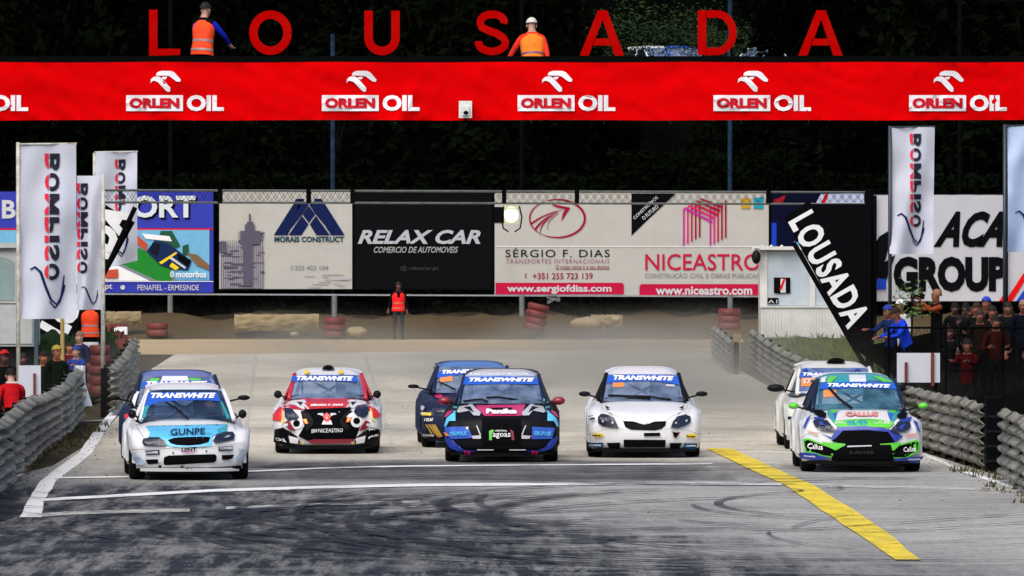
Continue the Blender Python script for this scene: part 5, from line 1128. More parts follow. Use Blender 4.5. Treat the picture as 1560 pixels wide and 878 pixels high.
# --- dark navy car behind it
c5 = Car('rally_car', 'dark navy rally car with gold cheek stripes, half hidden behind the centre car', 723, 681, 2.2, C(W=.885, zb=.15, hl=.69, cz=.90, hb=.64, ht=.555, zt=1.30, zr=1.385, sh=.76, roofmat=paint('roof_blue', (.06, .16, .42))), P_['navy'], 'blue').crop(620, 540, 4.878)
k = c5; k.sunstrip([(228,135),(400,118),(640,110),(650,150),(400,156),(222,180)], (262, 124, 640, 152), -12)
k.poly('number_plate', [(245,175),(335,165),(340,200),(250,210)], P_['orange']); k.tube('wiper', [(238, 215), (290, 236), (360, 270)], .014, blackplastic, .03)
k.poly('flash', [(190,298),(260,300),(265,335),(215,325)], P_['pink']); k.poly('headlight', [(160,360),(200,352),(282,418),(275,435),(200,425),(163,398)], lampm, th=.015); k.poly('lamp_ring', circ(185, 385, 18, n=10), P_['teal']); k.poly('lamp_ring', circ(235, 412, 18, n=10), P_['teal'])
k.poly('sticker', [(108,430),(182,435),(180,456),(112,455)], P_['yellow']); k.text('WURTH', (112, 436, 150, 450), WHITE, 0, .03); k.text('VGUNT', (138, 476, 203, 497), WHITE, 2, .04, .1)
for q in range(4): k.poly('flash', [(142+q*20,520),(154+q*20,520),(190+q*22,590),(180+q*22,590)], P_['gold'])
k.poly('flash', [(190,540),(215,525),(268,605),(262,628),(232,622)], P_['gold']); k.text('COOPER', (120, 590, 205, 606), LGREY, 2, .03); k.poly('wrap', [(95,392),(125,385),(140,400),(120,425),(98,425)], P_['silver'])
k.mirrors(blackplastic, .17, .07, z=.99, x=1.0)

# --- plain white car
c6 = Car('rally_car', 'plain white rally car with a dark grille, right of centre', 980.5, 696, .0, C(W=.895, zb=.135, hl=.70, cz=.885, hb=.645, ht=.555, zt=1.285, zr=1.39, sh=.78, pillar=P_['black'], bs=.80), P_['white'], 'blue').crop(880, 540, 4.877)
k = c6; k.sunstrip([(228,158),(490,152),(747,164),(764,232),(600,206),(490,202),(380,204),(214,218)], (266, 162, 714, 196), 6)
k.poly('number_plate', [(262,215),(345,213),(347,244),(262,247)], P_['orange']); k.poly('number_plate', [(655,225),(720,228),(720,244),(655,242)], P_['silver'])
k.poly('grille', [(338,495),(420,500),(465,515),(495,527),(530,515),(570,500),(658,497),(650,530),(620,555),(570,565),(400,560),(355,540)], BLACK)
for q in range(6): k.poly('slat', [(362+q*2,515+q*7),(636-q*3,517+q*7),(636-q*3,518.5+q*7),(362+q*2,516.5+q*7)], printed('slat_grey', (.04, .04, .045)))
k.poly('emblem', circ(497, 503, 17, n=14), chrome, th=.01)
k.poly('headlight', [(152,470),(175,448),(230,455),(275,480),(305,545),(240,540),(190,532),(155,510)], lampm, th=.02); k.poly('headlight', [(690,545),(705,500),(740,465),(800,452),(835,465),(840,500),(800,530),(750,548)], lampm, th=.02)
k.both('lamp_ring', circ(195, 502, 17, n=10), P_['dblue'], 497); k.both('lamp_ring', circ(262, 512, 15, n=10), P_['dblue'], 497)
k.poly('slot', [(492,585),(612,583),(612,607),(492,608)], BLACK); k.poly('intake', [(343,633),(653,635),(648,687),(345,687)], BLACK); k.poly('intake', [(218,655),(318,652),(315,695),(240,697)], BLACK); k.poly('intake', [(682,655),(772,655),(745,705),(685,702)], BLACK)
k.poly('sticker', circ(160, 600, 40, 15, 14), P_['yellow']); k.text('bentu', (118, 592, 185, 608), BLACK, 2, .05, .2); k.poly('sticker', circ(838, 606, 42, 16, 14), P_['yellow']); k.text('bentu', (796, 599, 862, 615), BLACK, 2, .05, .2)
k.poly('sticker', [(98,655),(197,652),(195,687),(100,687)], printed('label_blue', (.01, .06, .16))); k.text('COOPER', (110, 664, 185, 676), WHITE, 0, .03, .2); k.poly('sticker', [(783,657),(876,658),(875,692),(785,692)], printed('label_blue', (.01, .06, .16))); k.text('COOPER', (793, 668, 866, 680), WHITE, 0, .03, .2)
k.both('bonnet_vent', [(203,393),(242,412),(215,418)], BLACK, 497); k.poly('sticker', [(698,572),(718,580),(752,578),(755,585),(738,605),(725,624),(710,612),(705,595)], BLACK); k.poly('sticker', [(735,582),(755,580),(750,590)], P_['bred'])
k.both('seam', [(165,395),(175,430),(215,447),(214,450),(172,433),(162,396)], LGREY, 497); k.poly('seam', [(345,588),(480,588),(480,590),(345,590)], LGREY)
k.poly('sticker', [(95,466),(125,462),(125,468),(95,472)], NAVY); k.poly('sticker', [(102,484),(132,480),(132,487),(102,491)], NAVY); k.both('bolt', circ(243, 602, 4, 6, 8), LGREY, 497)
k.seam([(172,395),(205,440),(290,468),(330,490),(345,494)]); k.seam([(822,395),(790,440),(705,468),(665,490),(655,494)]); k.seam([(80,600),(200,560),(306,548),(350,560)], wd=1.6); k.seam([(912,600),(795,560),(690,550),(640,562)], wd=1.6)
k.glint([(188,495),(200,490),(204,505),(192,510)]); k.glint([(255,505),(270,502),(276,516),(262,520)]); k.glint([(715,510),(730,505),(732,515),(718,520)]); k.glint([(790,490),(808,488),(806,502),(792,505)])
k.mirrors(blackplastic, .17, .085, z=.985, x=.93); k.tube('wiper', [(230, 316), (330, 318), (380, 328), (540, 338)], .017, blackplastic, .03); k.tube('wiper', [(350, 322), (540, 326), (600, 338), (690, 352)], .017, blackplastic, .035)

# --- white car behind the green one
c8 = Car('rally_car', 'white rally car with a black roof scoop, half hidden behind the green car', 1277, 684.5, 1.0, C(W=.89, zb=.15, hl=.70, cz=.91, hb=.63, ht=.55, zt=1.31, zr=1.40, roofmat=P_['cream'], pillar=P_['cream']), P_['cream'], 'mid').crop(1160, 540, 4.388)
k = c8; k.sunstrip([(258,126),(600,122),(690,130),(700,160),(600,152),(250,158)], (276, 128, 640, 148), 2); k.poly('number_plate', [(268,160),(355,158),(352,215),(265,217)], P_['orange']); k.text('17', (285, 172, 335, 205), LGREY, 0, .05)
k.poly('sticker', [(246,252),(320,252),(318,268),(244,268)], P_['silver']); k.scoop(P_['black'], 0.04, .30); k.mirrors(blackplastic, .27, .13, z=.99, x=1.0)
k.poly('sticker', [(180,415),(212,418),(212,438),(180,434)], NAVY); k.both('roof_corner', [(270,115),(300,95),(320,115)], P_['dblue'], 470)

# --- green, white and blue car on the right
c7 = Car('rally_car', 'green, white and blue rally car, frontmost on the right', 1310, 718, .6, C(W=.90, zb=.16, hl=.74, cz=.925, hb=.665, ht=.56, zt=1.335, zr=1.43, sh=.80, pillar=P_['navy'], nb=.98, roofmat=P_['teal']), P_['white'], 'teal').crop(1160, 540, 4.388)
k = c7; k.poly('roof_print', [(585,140),(695,140),(700,188),(590,188)], P_['white'], off=.01); k.poly('roof_print', [(455,152),(510,150),(470,190),(430,190)], P_['green'], off=.012); k.poly('roof_print', [(740,148),(800,152),(880,190),(810,188)], P_['green'], off=.012); k.poly('roof_print', [(402,160),(440,150),(425,190),(395,190)], P_['white'], off=.014); k.poly('roof_print', [(510,150),(585,142),(588,188),(480,190)], P_['teal'], off=.011)
k.sunstrip([(405,192),(650,186),(892,194),(908,236),(650,226),(388,236)], (442, 198, 862, 222), 8)
k.poly('number_plate', [(415,245),(500,243),(500,285),(415,290)], P_['orange']); k.tube('wiper', [(455, 238), (520, 310), (605, 375)], .02, blackplastic, .04)
k.both('bonnet_wrap', [(440,380),(520,385),(515,440),(490,470),(440,410)], P_['teal'], 680); k.both('bonnet_wrap', [(460,378),(500,376),(505,400),(470,400)], P_['green'], 680); k.both('bonnet_wrap', [(482,398),(510,398),(515,440),(490,445)], P_['lblue'], 680)
k.poly('bonnet_panel', [(510,396),(840,396),(855,440),(870,470),(490,470)], printed('bonnet_white', (.62, .58, .58))); k.text('CALLUS', (560, 398, 780, 428), printed('salmon', (.62, .25, .22)), 0, .06)
k.poly('bonnet_band', [(478,455),(560,445),(700,438),(800,446),(890,462),(852,497),(700,487),(515,490)], P_['green']); k.poly('bonnet_wrap', [(560,455),(700,448),(720,480),(580,482)], P_['teal'])
k.poly('grille_frame', [(505,492),(700,486),(866,505),(905,575),(935,545),(945,550),(890,590),(862,602),(840,545),(700,518),(560,512),(500,585),(400,530),(470,555),(490,520)], P_['dblue'])
k.poly('grille', [(470,580),(500,560),(545,512),(700,507),(845,520),(888,585),(850,605),(560,605)], BLACK)
k.poly('headlight', [(345,455),(380,438),(440,450),(497,505),(470,518),(400,508),(358,485)], lampm, th=.02); k.poly('headlight', [(860,510),(910,460),(988,455),(995,490),(960,515),(890,527)], lampm, th=.02)
k.both('bonnet_wrap', [(345,430),(400,430),(450,470),(440,490),(380,470)], P_['dblue'], 676); k.poly('bonnet_vent', [(346,397),(385,372),(435,405),(430,432),(390,432)], BLACK); k.poly('bonnet_vent', [(903,422),(935,386),(977,405),(960,446),(920,442)], BLACK)
k.poly('fender_stripe', [(284,505),(308,440),(332,412),(326,432),(300,492)], P_['dblue']); k.poly('fender_stripe', [(1008,445),(1036,462),(1050,525),(1038,512)], P_['dblue'])
k.poly('sticker', [(310,505),(385,530),(380,545),(312,520)], printed('peach', (.7, .42, .36))); k.poly('sticker', [(955,540),(1030,528),(1025,545),(958,553)], printed('salmon', (.62, .25, .22)))
k.poly('lamp_pod', [(288,568),(322,562),(420,600),(560,640),(560,690),(420,680),(300,650)], P_['green']); k.poly('lamp_pod', [(298,578),(322,574),(420,610),(530,648),(540,685),(420,670),(308,644)], BLACK)
k.poly('lamp_pod', [(800,640),(900,605),(1030,572),(1048,590),(1042,652),(960,692),(880,692)], P_['green']); k.poly('lamp_pod', [(830,642),(900,615),(1028,582),(1038,595),(1032,645),(955,682),(885,684)], BLACK)
k.text('Callus', (320, 594, 418, 630), WHITE, 8, .015); k.text('Callus', (938, 620, 1018, 652), WHITE, -4, .015)
k.poly('bumper_band', [(400,585),(560,598),(572,642),(500,642),(440,615)], P_['green']); k.poly('bumper_band', [(790,600),(930,588),(910,615),(880,642),(790,640)], P_['green'])
k.poly('lower_grille', [(500,640),(570,605),(860,605),(880,690),(850,722),(480,722),(470,690)], mat('grille_mesh', (.003, .003, .004), .8, .5, 40, spec=.04)); k.text('S.ALVES', (590, 645, 745, 662), printed('faint_grey', (.05, .05, .05)), 0, .0); k.poly('number_strip', [(575,612),(735,608),(735,616),(575,622)], P_['silver'])
k.poly('bumper_corner', [(270,652),(375,664),(470,690),(372,702),(272,692)], P_['dblue']); k.poly('bumper_corner', [(880,692),(960,684),(1062,680),(1060,712),(885,716)], P_['dblue']); k.text('COOPER', (305, 668, 372, 678), WHITE, 4, .03, .2); k.text('COOPER', (965, 690, 1040, 700), WHITE, 0, .03, .2)
k.seam([(285,560),(345,520),(400,530)], wd=1.8); k.seam([(350,385),(330,420),(345,455)], wd=1.8); k.seam([(975,385),(1000,430),(992,458)], wd=1.8); k.glint([(385,470),(410,468),(430,485),(400,485)], P_['dblue']); k.glint([(905,500),(940,480),(960,482),(930,505)], P_['dblue'])
k.mirrors(P_['green'], .14, .10, z=.965, x=.97)
# parked cars far up the hillside, seen through the gap in the trees
for lb, px, py, m_ in (('pale parked car on the hillside between the red letters A and D', 1018, 82, P_['white']), ('blue parked car on the hillside behind the left edge of the red letter D', 1052, 76, P_['blue']), ('white parked car on the hillside seen right of the red letter D', 1137, 80, P_['white'])):
    p = at(px, py, 306); c = Car('parked_car', lb, 0, 0, 20 if px < 1100 else -30, C(), m_, 'blue', interior=False, loc=(p.x, 304, hillz(0, 304)+.02)); c.t['category'] = 'car'

# ------------------------------------------------------------------ people
tmp = bpy.data.scenes.new('tmp')
CM = {}
def cloth(name, col, rough=.85): return mat('cloth_'+name, col, rough, .25, 9, bump=.25, spec=.02)
VEST = mat('vest_orange', (.85, .07, .02), .7, .12, 9, spec=.1); VESTR = mat('vest_red', (.80, .015, .02), .7, .12, 9, spec=.1); VESTY = mat('vest_orange_light', (.90, .22, .02), .7, .2, 9, spec=.1); REFL = mat('reflective_tape', (.30, .22, .22), .4, .2, 9)
DK = cloth('dark', (.005, .005, .006)); JEANS = cloth('jeans', (.03, .04, .07)); SHOE = cloth('shoe', (.012, .011, .01)); GREYC = cloth('grey_trousers', (.10, .11, .12))
def person(label, x, y, z, yaw, H=1.75, top=DK, legs=DK, lean=0., arms=None, vest=None, hair=(.02, .014, .01), hat=None, hatbrim=False, turn=0., group=None, skinm=skin, sleeve=None, vshape=False, crouch=0., tape=REFL, beard=False, glasses=False, seated=0):
    """a standing figure facing -y before yaw; arms = ((elbow), (hand)) offsets from the shoulder for left and right"""
    t = thing('person', label, 'person', (x, y, z), R(yaw), group); s = H/1.75
    J = {}; E = []; rad = {}
    def j(n, p, r, par=None): J[n] = Vector(p); rad[n] = r if isinstance(r, tuple) else (r, r); (E.append((par, n)) if par else None)
    hipz = seated or .93-crouch
    j('pelvis', (0, 0, hipz), (.155, .115)); j('waist', (0, 0, hipz+.17), (.135, .10), 'pelvis'); j('chest', (0, .0, hipz+.37), (.165, .115), 'waist'); j('neckbase', (0, .01, hipz+.51), (.085, .07), 'chest')
    j('neck', (0, -.005, hipz+.57), .052, 'neckbase'); j('jaw', (0, -.025, hipz+.635), (.062, .07), 'neck'); j('brow', (0, -.015, hipz+.71), (.073, .088), 'jaw'); j('crown', (0, .005, hipz+.775), (.058, .068), 'brow'); j('nose', (0, -.105, hipz+.67), .014, 'jaw')
    arms = arms or (((.06, .02, -.28), (.08, -.05, -.53)), ((.06, .02, -.28), (.08, -.05, -.53)))
    upper = ['waist', 'chest', 'neckbase', 'neck', 'jaw', 'brow', 'crown', 'nose']
    for sg, side, (el, ha) in ((-1, 'l', arms[0]), (1, 'r', arms[1])):
        sh = Vector((sg*.175, 0, hipz+.47)); j('sh'+side, sh, (.068, .065), 'neckbase'); e = sh+Vector((sg*el[0], el[1], el[2])); h = sh+Vector((sg*ha[0], ha[1], ha[2]))
        j('el'+side, e, .047, 'sh'+side); w_ = e.lerp(h, .88); j('wr'+side, w_, .03, 'el'+side); d = (h-e).normalized(); j('palm'+side, h+d*.035, (.036, .022), 'wr'+side)
        o1 = d.cross(Vector((0, 1, .3))).normalized(); pal = J['palm'+side]; dn = d.cross(o1)
        upper += ['sh'+side, 'el'+side, 'wr'+side, 'palm'+side]
        for k in range(4):
            f0 = pal+d*.03+o1*(k-1.5)*.021; L_ = (.060, .070, .066, .052)[k]; j(f'k{k}'+side, f0, .0095, 'palm'+side); j(f'f{k}'+side, f0+d*L_*.55+dn*.008, .0085, f'k{k}'+side); j(f'g{k}'+side, f0+d*L_*.9+dn*.028, .0075, f'f{k}'+side); upper += [f'k{k}'+side, f'f{k}'+side, f'g{k}'+side]
        th = pal-d*.02-o1*.035*sg; j('th'+side, th, .011, 'palm'+side); j('tt'+side, th+d*.045-o1*.018*sg, .009, 'th'+side); upper += ['th'+side, 'tt'+side]
        hp = Vector((sg*.095, 0, hipz-.06)); j('hip'+side, hp, .088, 'pelvis'); kn, an, he, to = ((.11, -.02-crouch*.7, .48-crouch*.25), (.12, .02, .09), (.12, .04, .045), (.135, -.14, .04)) if not seated else ((.13, -.42, hipz+.14), (.13, -.78, .32), (.13, -.82, .28), (.13, -.88, .42))
        j('kn'+side, (sg*kn[0], kn[1], kn[2]), .06, 'hip'+side); j('an'+side, (sg*an[0], an[1], an[2]), .042, 'kn'+side); j('heel'+side, (sg*he[0], he[1], he[2]), .042, 'an'+side); j('toe'+side, (sg*to[0], to[1], to[2]), (.045, .035), 'heel'+side)
    if lean:
        q = Matrix.Rotation(R(lean), 3, 'X'); pv = J['pelvis']
        for n in upper: J[n] = pv+q@(J[n]-pv)
    if turn:
        q = Matrix.Rotation(R(turn), 3, 'Z'); pv = J['neck']
        for n in ('jaw', 'brow', 'crown', 'nose'): J[n] = pv+q@(J[n]-pv)
    names = list(J); me = bpy.data.meshes.new('sk'); me.from_pydata([J[n] for n in names], [(names.index(a), names.index(b)) for a, b in E], [])
    o = bpy.data.objects.new('sk', me); tmp.collection.objects.link(o); me.skin_vertices or o.modifiers.new('s', 'SKIN')
    if not o.modifiers: o.modifiers.new('s', 'SKIN')
    if not me.skin_vertices: me.attributes
    sk = me.skin_vertices[0].data
    for i, n in enumerate(names): sk[i].radius = rad[n]; sk[i].use_root = (n == 'pelvis')
    su = o.modifiers.new('u', 'SUBSURF'); su.levels = 1; su.render_levels = 1
    
    with bpy.context.temp_override(scene=tmp, view_layer=tmp.view_layers[0]): dg = bpy.context.evaluated_depsgraph_get()
    m2 = bpy.data.meshes.new_from_object(o.evaluated_get(dg), depsgraph=dg); bpy.data.objects.remove(o)
    slv = sleeve or top
    mats = [skinm, top, legs, SHOE, slv]
    segs = [(J[a], J[b], a, b) for a, b in E]
    def cls(c):
        best = 1e9; r = 1
        for a, b, na, nb in segs:
            ab = b-a; tt = max(0, min(1, (c-a).dot(ab)/max(ab.length_squared, 1e-9))); d = (c-a-ab*tt).length
            if d < best:
                best = d
                if nb in ('neck', 'jaw', 'brow', 'crown', 'nose') : r = 0 if nb != 'neck' or tt > .5 else 1
                elif nb[:2] in ('pa', 'th', 'tt') or (nb[0] in 'kfg' and nb[1].isdigit()): r = 0
                elif nb[:2] in ('el', 'wr'): r = 4
                elif nb[:2] in ('kn', 'an', 'hi'): r = 2
                elif nb[:2] in ('he', 'to'): r = 3
                else: r = 1 if c.z > hipz-.02 or lean else 2
        return r
    mi = [cls(p.center) for p in m2.polygons]
    vs = [v.co*s for v in m2.vertices]; fs = [list(p.vertices) for p in m2.polygons]; bpy.data.meshes.remove(m2)
    mk('body', vs, fs, mats, t, True, world=False, midx=mi)
    hc = J['brow']*s; up = (J['crown']-J['jaw']).normalized(); fwd = (J['nose']-J['jaw']); fwd = (fwd-up*fwd.dot(up)).normalized(); rt = up.cross(fwd); Q = Matrix((rt, -fwd, up)).transposed()
    def cap(rx, ry, rz, off, zmin, name, m, back=0.):
        mb = MB()
        mb.grid(lambda u, v: tuple(hc+Q@(Vector(off)*s+Vector((rx*math.sin(v*zmin)*math.cos(u*2*math.pi), ry*math.sin(v*zmin)*math.sin(u*2*math.pi)+back*v, rz*math.cos(v*zmin)))*s)), 14, 7); return mb.build(name, m, t, True, world=False)
    if hat: 
        hm_ = hat if not isinstance(hat, tuple) else mat('hat_%d_%d_%d' % tuple(int(q*100) for q in hat), hat, .7, .1, 9, spec=.2); h_ = cap(.092, .108, .10, (0, .01, .02), 1.55, 'cap', hm_)
        if hatbrim: MB().grid(lambda u, v: tuple(hc+Q@(Vector(((2*u-1)*.075, -.09-.075*v*(1-(2*u-1)**2*.6), .035-.01*v))*s)), 6, 2).build('brim', hm_, h_, world=False)
    else: cap(.083, .100, .10, (0, .022, .012), 1.75, 'hair', mat('hair_%d_%d_%d' % tuple(int(q*100) for q in hair), hair, .8, .3, 20, spec=.2))
    for sg in (-1, 1):
        MB().ball(hc+Q@(Vector((sg*.03, -.083, -.012))*s), .011*s, 6, 4).build('eye', BLACK, t, world=False); MB().ball(hc+Q@(Vector((sg*.078, .01, -.025))*s), Vector((.012, .02, .03))*s, 6, 5).build('ear', skinm, t, True, world=False)
    MB().ball(hc+Q@(Vector((0, -.082, -.068))*s), Vector((.022, .008, .005))*s, 6, 4).build('mouth', mat('lips', (.22, .06, .05), .6, .1, 9), t, world=False)
    if beard: cap(.07, .085, .06, (0, -.012, -.085), 3.0, 'beard', mat('beard_dark', (.03, .02, .015), .9, .3, 20))
    if vest:
        L_ = [J['pelvis']+Vector((0, 0, -.07)), J['pelvis'], J['waist'], J['chest'], J['chest'].lerp(J['neckbase'], .55), J['neckbase']]; RX = [.205, .20, .178, .205, .185, .11]; RY = [.155, .155, .14, .155, .13, .085]
        if lean: q = Matrix.Rotation(R(lean), 3, 'X')
        else: q = Matrix.Identity(3)
        def vf(u, v, k=0.):
            f = v*(len(L_)-1); i = min(int(f), len(L_)-2); w_ = f-i; c = L_[i].lerp(L_[i+1], w_); rx = RX[i]+(RX[i+1]-RX[i])*w_+k; ry = RY[i]+(RY[i+1]-RY[i])*w_+k; a = u*2*math.pi-math.pi/2
            wr = 1+.035*noise.noise(Vector((math.cos(a)*2, math.sin(a)*2, v*5+x)))
            return (c+q@Vector((rx*math.cos(a)*wr, ry*math.sin(a)*wr, 0)))*s
        mb = MB().grid(lambda u, v: tuple(vf(u, v)), 28, 14)
        if vshape: # open front
            keep = []
            for f in mb.f:
                c = sum((mb.v[i] for i in f), Vector())/4
                if c.y < 0 and abs(c.x) < max(0, (c.z-(hipz+.24)*s))*.32: continue
                keep.append(f)
            mb.f = keep
        ve = mb.build('vest', vest, t, True, world=False)
        for v0 in ((.20, .24), (.38, .42)): MB().grid(lambda u, v: tuple(vf(u, v0[0]+(v0[1]-v0[0])*v, .006)), 28, 1).build('reflective_band', tape, ve, True, world=False)
    return t, J, s
HANG = ((.06, .02, -.28), (.08, -.05, -.53)); RAISED = ((.07, -.16, -.20), (-.06, -.34, .06)); BENT = ((.07, -.02, -.27), (-.02, -.25, -.22)); FWD = ((.02, -.22, -.12), (-.03, -.46, -.06)); BACKH = ((.07, .08, -.27), (-.06, .14, -.5))
def camera_prop(label, x, y, z, yaw):
    t = thing('photo_camera', label, 'camera', (x, y, z), R(yaw)); MB().box(-.07, .07, -.03, .04, -.05, .05).build('body', blackplastic, t, world=False); MB().lathe([(.04, -.03), (.045, -.15), (.04, -.2)], (0, 0, 0), 12, 'Y').build('lens', blackplastic, t, True, world=False); MB().box(-.03, .03, -.03, .03, .05, .075).build('viewfinder', blackplastic, t, world=False)
def zat(py, D): return at(780, py, D).z
def put(px, head_py, D, H, **k):
    """place a figure so that the top of its head is at photo row head_py"""
    z = zat(head_py, D)-H; return at(px, 0, D).x, D, z
# marshals on the bridge, backs to the camera
dz = zat(184, BD)+.24
x, y, z = put(308, 3, BD+.75, 1.84); person('man in an orange vest and blue sleeves leaning on the bridge beside letter L', x, y, z, 150, 1.84, top=DK, sleeve=cloth('blue_sleeve', (.01, .02, .45)), vest=VEST, lean=8, arms=(((.1, -.2, -.18), (.1, -.42, -.3)), ((.1, -.2, -.18), (.06, -.40, -.32))), hair=(.012, .008, .006), hat=(.012, .01, .012), hatbrim=True)
x, y, z = put(812, 25, BD+.75, 1.85); person('man in a yellow-orange vest and white cap bending beside the red letter S', x, y, z, 185, 1.88, top=cloth('orange_jacket', (.75, .04, .02)), vest=VESTY, lean=20, arms=(HANG, ((.14, -.10, -.2), (.26, -.16, -.40))), hat=(.62, .58, .5), tape=mat('violet_tape', (.18, .06, .14), .5, .2, 9))
# marshal at the far end of the track
g_ = at(607, 516, 252.4); person('man in a red vest standing on the dirt below the black billboard', g_.x, g_.y, 0, 4, 1.80, top=DK, legs=cloth('dark_trousers', (.03, .035, .04)), vest=VESTR, vshape=True, tape=mat('brown_tape', (.45, .12, .05), .5, .2, 9), skinm=mat('skin_dark', (.10, .035, .026), .5, .12, 20), arms=(((.08, .02, -.27), (.13, -.05, -.5)), HANG))
# left group
def LP(label, px, hy, D, H=1.74, yaw=0, **k): x, y, z = put(px, hy, D, H); return person(label, x, y, z, yaw, H, **k)
LP('orange-vested man with his back turned, above the red tyre column on the left', 137, 451, 177, yaw=180, top=DK, vest=VEST, arms=(((.10, .0, -.25), (.0, -.2, -.35)), ((.10, .0, -.25), (.0, -.2, -.35))))
LP('dark-clad bearded man standing highest, behind the slanting pole on the left', 142, 421, 190, yaw=10, beard=True, top=cloth('black_jacket', (.008, .008, .01)), arms=(BENT, HANG), skinm=mat('skin_dark', (.10, .035, .026), .5, .12, 20))
LP('man in navy between the yellow stake and the orange-vested man', 121, 504, 165, yaw=-30, top=cloth('navy_white', (.015, .02, .05)), hair=(.2, .1, .07), arms=(BENT, BENT))
LP('man in a tan-yellow cap and dark jacket, left of the yellow stake', 86, 526, 147, yaw=25, top=cloth('dark_green', (.006, .011, .006)), hat=(.40, .30, .05), glasses=True, skinm=mat('skin_ruddy', (.38, .13, .06), .5, .12, 20))
LP('dark-haired man in black right beside the white board on the left', 66, 534, 149, yaw=10, top=cloth('black_lime', (.01, .014, .01)), skinm=mat('skin_ruddy', (.38, .13, .06), .5, .12, 20))
LP('man in the shade just left of the dark door frame', 35, 537, 156, yaw=0, skinm=mat('skin_dark', (.10, .035, .026), .5, .12, 20))
LP('person in a bright red cap at the left edge', 6, 533, 140, yaw=20, hat=(.35, .008, .01), hatbrim=True, skinm=mat('skin_dark', (.10, .035, .026), .5, .12, 20))
x, y, z = put(19, 556, 128, 1.70); jt = person('person in a red jacket with a pale back print, bent over the left barrier', x, y, z, 190, 1.70, top=cloth('red_jacket', (.42, .008, .012)), lean=22, arms=(FWD, BENT), hair=(.012, .008, .006))
flat_poly([(9, 584), (28, 584), (28, 581.5), (9, 581.5)], 128.03, LGREY, jt[0], 'back_print')
LP('small figure in a blue shirt and cap standing beside the draped sheet', 116, 527, 160, H=1.6, yaw=-20, top=cloth('blue_shirt', (.02, .04, .2)), hat=(.02, .04, .22), arms=(BENT, FWD))
LP('person in a maroon top right of the yellow stake', 106, 520, 162, H=1.65, yaw=0, top=cloth('maroon', (.08, .006, .01)), arms=(BENT, BENT), skinm=mat('skin_ruddy', (.38, .13, .06), .5, .12, 20))
# right group: skin and dark clothes carry the crowd's shade in their colour
dim_tan = mat('skin_dimmed_tan', (.20, .065, .033), .5, .12, 20)
LP('man in a bright blue jacket bending left over the fence', 1385, 462, 150, yaw=-62, top=cloth('royal_blue', (.012, .05, .55)), lean=24, arms=(FWD, FWD), hair=(.03, .015, .01), skinm=dim_tan)
LP('man in a blue cap behind the one in the bright blue jacket', 1359, 464, 154, yaw=-50, top=cloth('mid_blue', (.01, .022, .08)), hat=(.015, .035, .25), arms=(FWD, BENT), lean=8, skinm=dim_tan)
LP('person in a white cap between the two blue-clad men', 1372, 457, 156, yaw=-40, top=cloth('white_shirt', (.45, .45, .46)), hat=(.72, .72, .74), arms=(BENT, BENT), skinm=dim_tan)
LP('photographer with tan sleeves aiming a long lens to the left', 1427, 440, 152, yaw=-68, top=DK, sleeve=cloth('rust', (.26, .05, .02)), arms=(((.05, -.24, -.05), (.0, -.40, .12)), ((.05, -.24, -.05), (.0, -.40, .12))), hair=(.25, .13, .07), skinm=dim_tan)
p = at(1403, 452, 152); camera_prop('black camera with a long lens held up by the photographer on the right', p.x, 152, p.z, -68)
crowd = [(1488, 460, 150, 'dark-haired spectator in charcoal, leftmost of the crowd at the right edge', -20, dict(hair=(.03, .02, .01), top=cloth('charcoal', (.006, .006, .007)), arms=(BENT, BENT))), (1503, 452, 154, 'spectator in a blue cap standing behind the crowd at the right edge', -30, dict(hat=(.02, .04, .4), arms=(RAISED, RAISED))),
         (1493, 470, 147, 'shorter spectator in a dark brown coat in front of the blue-capped one', 0, dict(hair=(.05, .03, .02), top=cloth('brown_coat', (.012, .008, .006)))), (1512, 465, 149, 'spectator in a black hooded top below the blue-capped one', -10, dict(top=cloth('black_hood', (.008, .008, .008)), arms=(BENT, HANG))),
         (1517, 480, 145, 'spectator in a red-brown top low in the crowd at the right edge', 10, dict(top=cloth('red_brown', (.03, .007, .005)), arms=(BENT, BENT))), (1536, 459, 151, 'tall spectator with joined hands under the blue wedge', -15, dict(top=cloth('black_coat', (.007, .007, .008)), arms=(((.06, -.02, -.27), (-.06, -.26, -.3)), ((.06, -.02, -.27), (-.08, -.26, -.3))))),
         (1559, 456, 150, 'bald spectator cut off by the right edge', -10, dict(hair=(.3, .15, .1), top=cloth('navy_coat', (.005, .006, .012)))), (1474, 500, 146, 'crouching spectator in dark red beside the crowd on the right', -20, dict(top=cloth('dark_red', (.05, .004, .005)), arms=(FWD, FWD), crouch=.18)),
         (1447, 497, 156, 'dim spectator in black between the photographer and the crowd', 0, dict(skinm=mat('skin_dark', (.10, .035, .026), .5, .12, 20)))]
for k in range(13):
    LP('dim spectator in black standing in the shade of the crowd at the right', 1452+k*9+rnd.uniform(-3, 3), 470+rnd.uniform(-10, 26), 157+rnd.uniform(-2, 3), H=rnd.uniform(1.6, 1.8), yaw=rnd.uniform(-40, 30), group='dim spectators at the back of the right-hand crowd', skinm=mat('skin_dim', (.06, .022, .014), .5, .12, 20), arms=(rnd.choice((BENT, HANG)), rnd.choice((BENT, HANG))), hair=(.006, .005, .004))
for px, hy, D, lb, yw, kw in crowd: LP(lb, px, hy, D, yaw=yw, **{**dict(skinm=dim_tan), **kw})
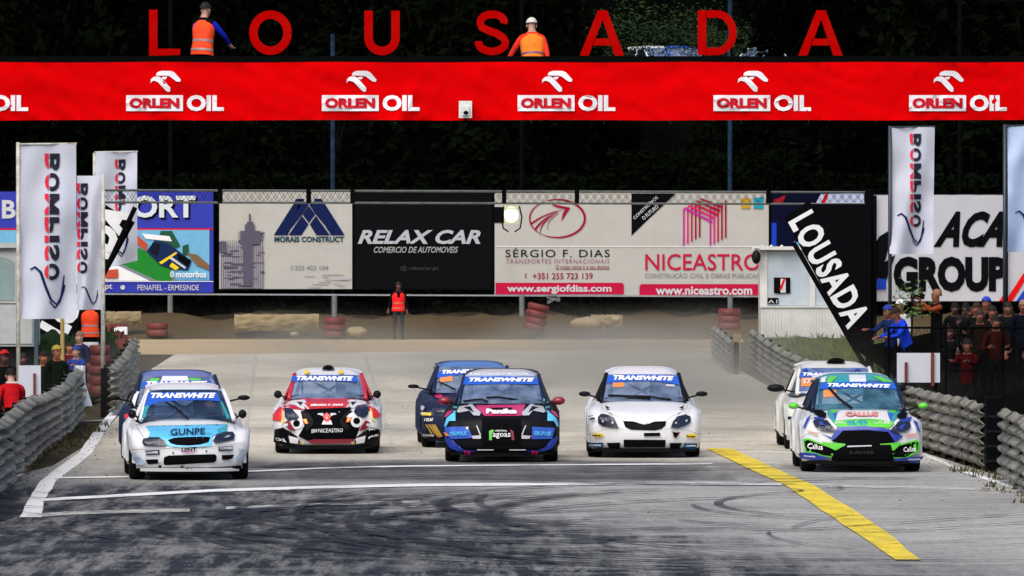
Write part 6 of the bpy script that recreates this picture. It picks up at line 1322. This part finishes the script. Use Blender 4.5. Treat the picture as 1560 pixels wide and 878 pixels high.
# drivers, seen dimly through the windscreens
for car, lb in ((c1, 'helmeted driver at the wheel of the front left white and sky-blue car'), (c3, 'helmeted driver at the wheel of the red car'), (c4, 'helmeted driver at the wheel of the black and blue centre car'), (c6, 'helmeted driver at the wheel of the plain white car'), (c7, 'helmeted driver at the wheel of the green, white and blue car')):
    p = car.M @ Vector((.36, 1.28, 0)); person(lb, p.x, p.y, 0, math.degrees(car.t.rotation_euler.z), 1.74, top=cloth('race_suit', (.06, .06, .12)), arms=(((.05, -.2, -.2), (-.05, -.40, -.22)), ((.05, -.2, -.2), (-.05, -.40, -.22))), hat=mat('helmet_orange', (.5, .16, .08), .35, .3, 6), legs=DK, seated=car.c['zt']-.90)
bpy.data.scenes.remove(tmp)

# ------------------------------------------------------------------ dust raised by the cars, hanging over the far half of the track
dm = bpy.data.materials.new('dust'); dm.use_nodes = True; N, L = nodes_of(dm); N.clear(); out = N.new('ShaderNodeOutputMaterial'); pv = N.new('ShaderNodeVolumePrincipled')
pv.inputs['Color'].default_value = (.95, .86, .69, 1); pv.inputs['Anisotropy'].default_value = .25
tc = N.new('ShaderNodeTexCoord'); sp = N.new('ShaderNodeSeparateXYZ'); L.new(tc.outputs['Object'], sp.inputs[0])
mp = N.new('ShaderNodeMapping'); mp.inputs['Scale'].default_value = (.22, .035, .5); L.new(tc.outputs['Object'], mp.inputs[0])
no = N.new('ShaderNodeTexNoise'); no.inputs['Scale'].default_value = 1.; no.inputs['Detail'].default_value = 4; L.new(mp.outputs[0], no.inputs['Vector'])
def rm(v, a, b, c, d):
    n = N.new('ShaderNodeMapRange'); n.interpolation_type = 'SMOOTHSTEP'
    for i, q in enumerate((a, b, c, d)): n.inputs[i+1].default_value = q
    L.new(v, n.inputs[0]); return n.outputs[0]
def mul(a, b):
    n = N.new('ShaderNodeMath'); n.operation = 'MULTIPLY'
    for i, q in enumerate((a, b)):
        if isinstance(q, (int, float)): n.inputs[i].default_value = q
        else: L.new(q, n.inputs[i])
    return n.outputs[0]
d = mul(rm(no.outputs['Fac'], .38, .66, .1, 1.6), rm(sp.outputs[2], .0, 1.5, 1., 0.))
d = mul(d, mul(rm(sp.outputs[1], 133, 150, 0, 1), rm(sp.outputs[1], 205, 250, 1, .1))); d = mul(d, mul(rm(sp.outputs[0], -9, -5, .25, 1), rm(sp.outputs[0], 5.5, 8.5, 1, .1))); d = mul(d, rm(sp.outputs[0], -3, 3.0, .6, 1.5))
L.new(mul(d, .042), pv.inputs['Density']); L.new(pv.outputs[0], out.inputs['Volume'])
tag(MB().box(-11, 11, 132, 258, .05, 2.7).build('dust_cloud', dm, world=False), kind='stuff')
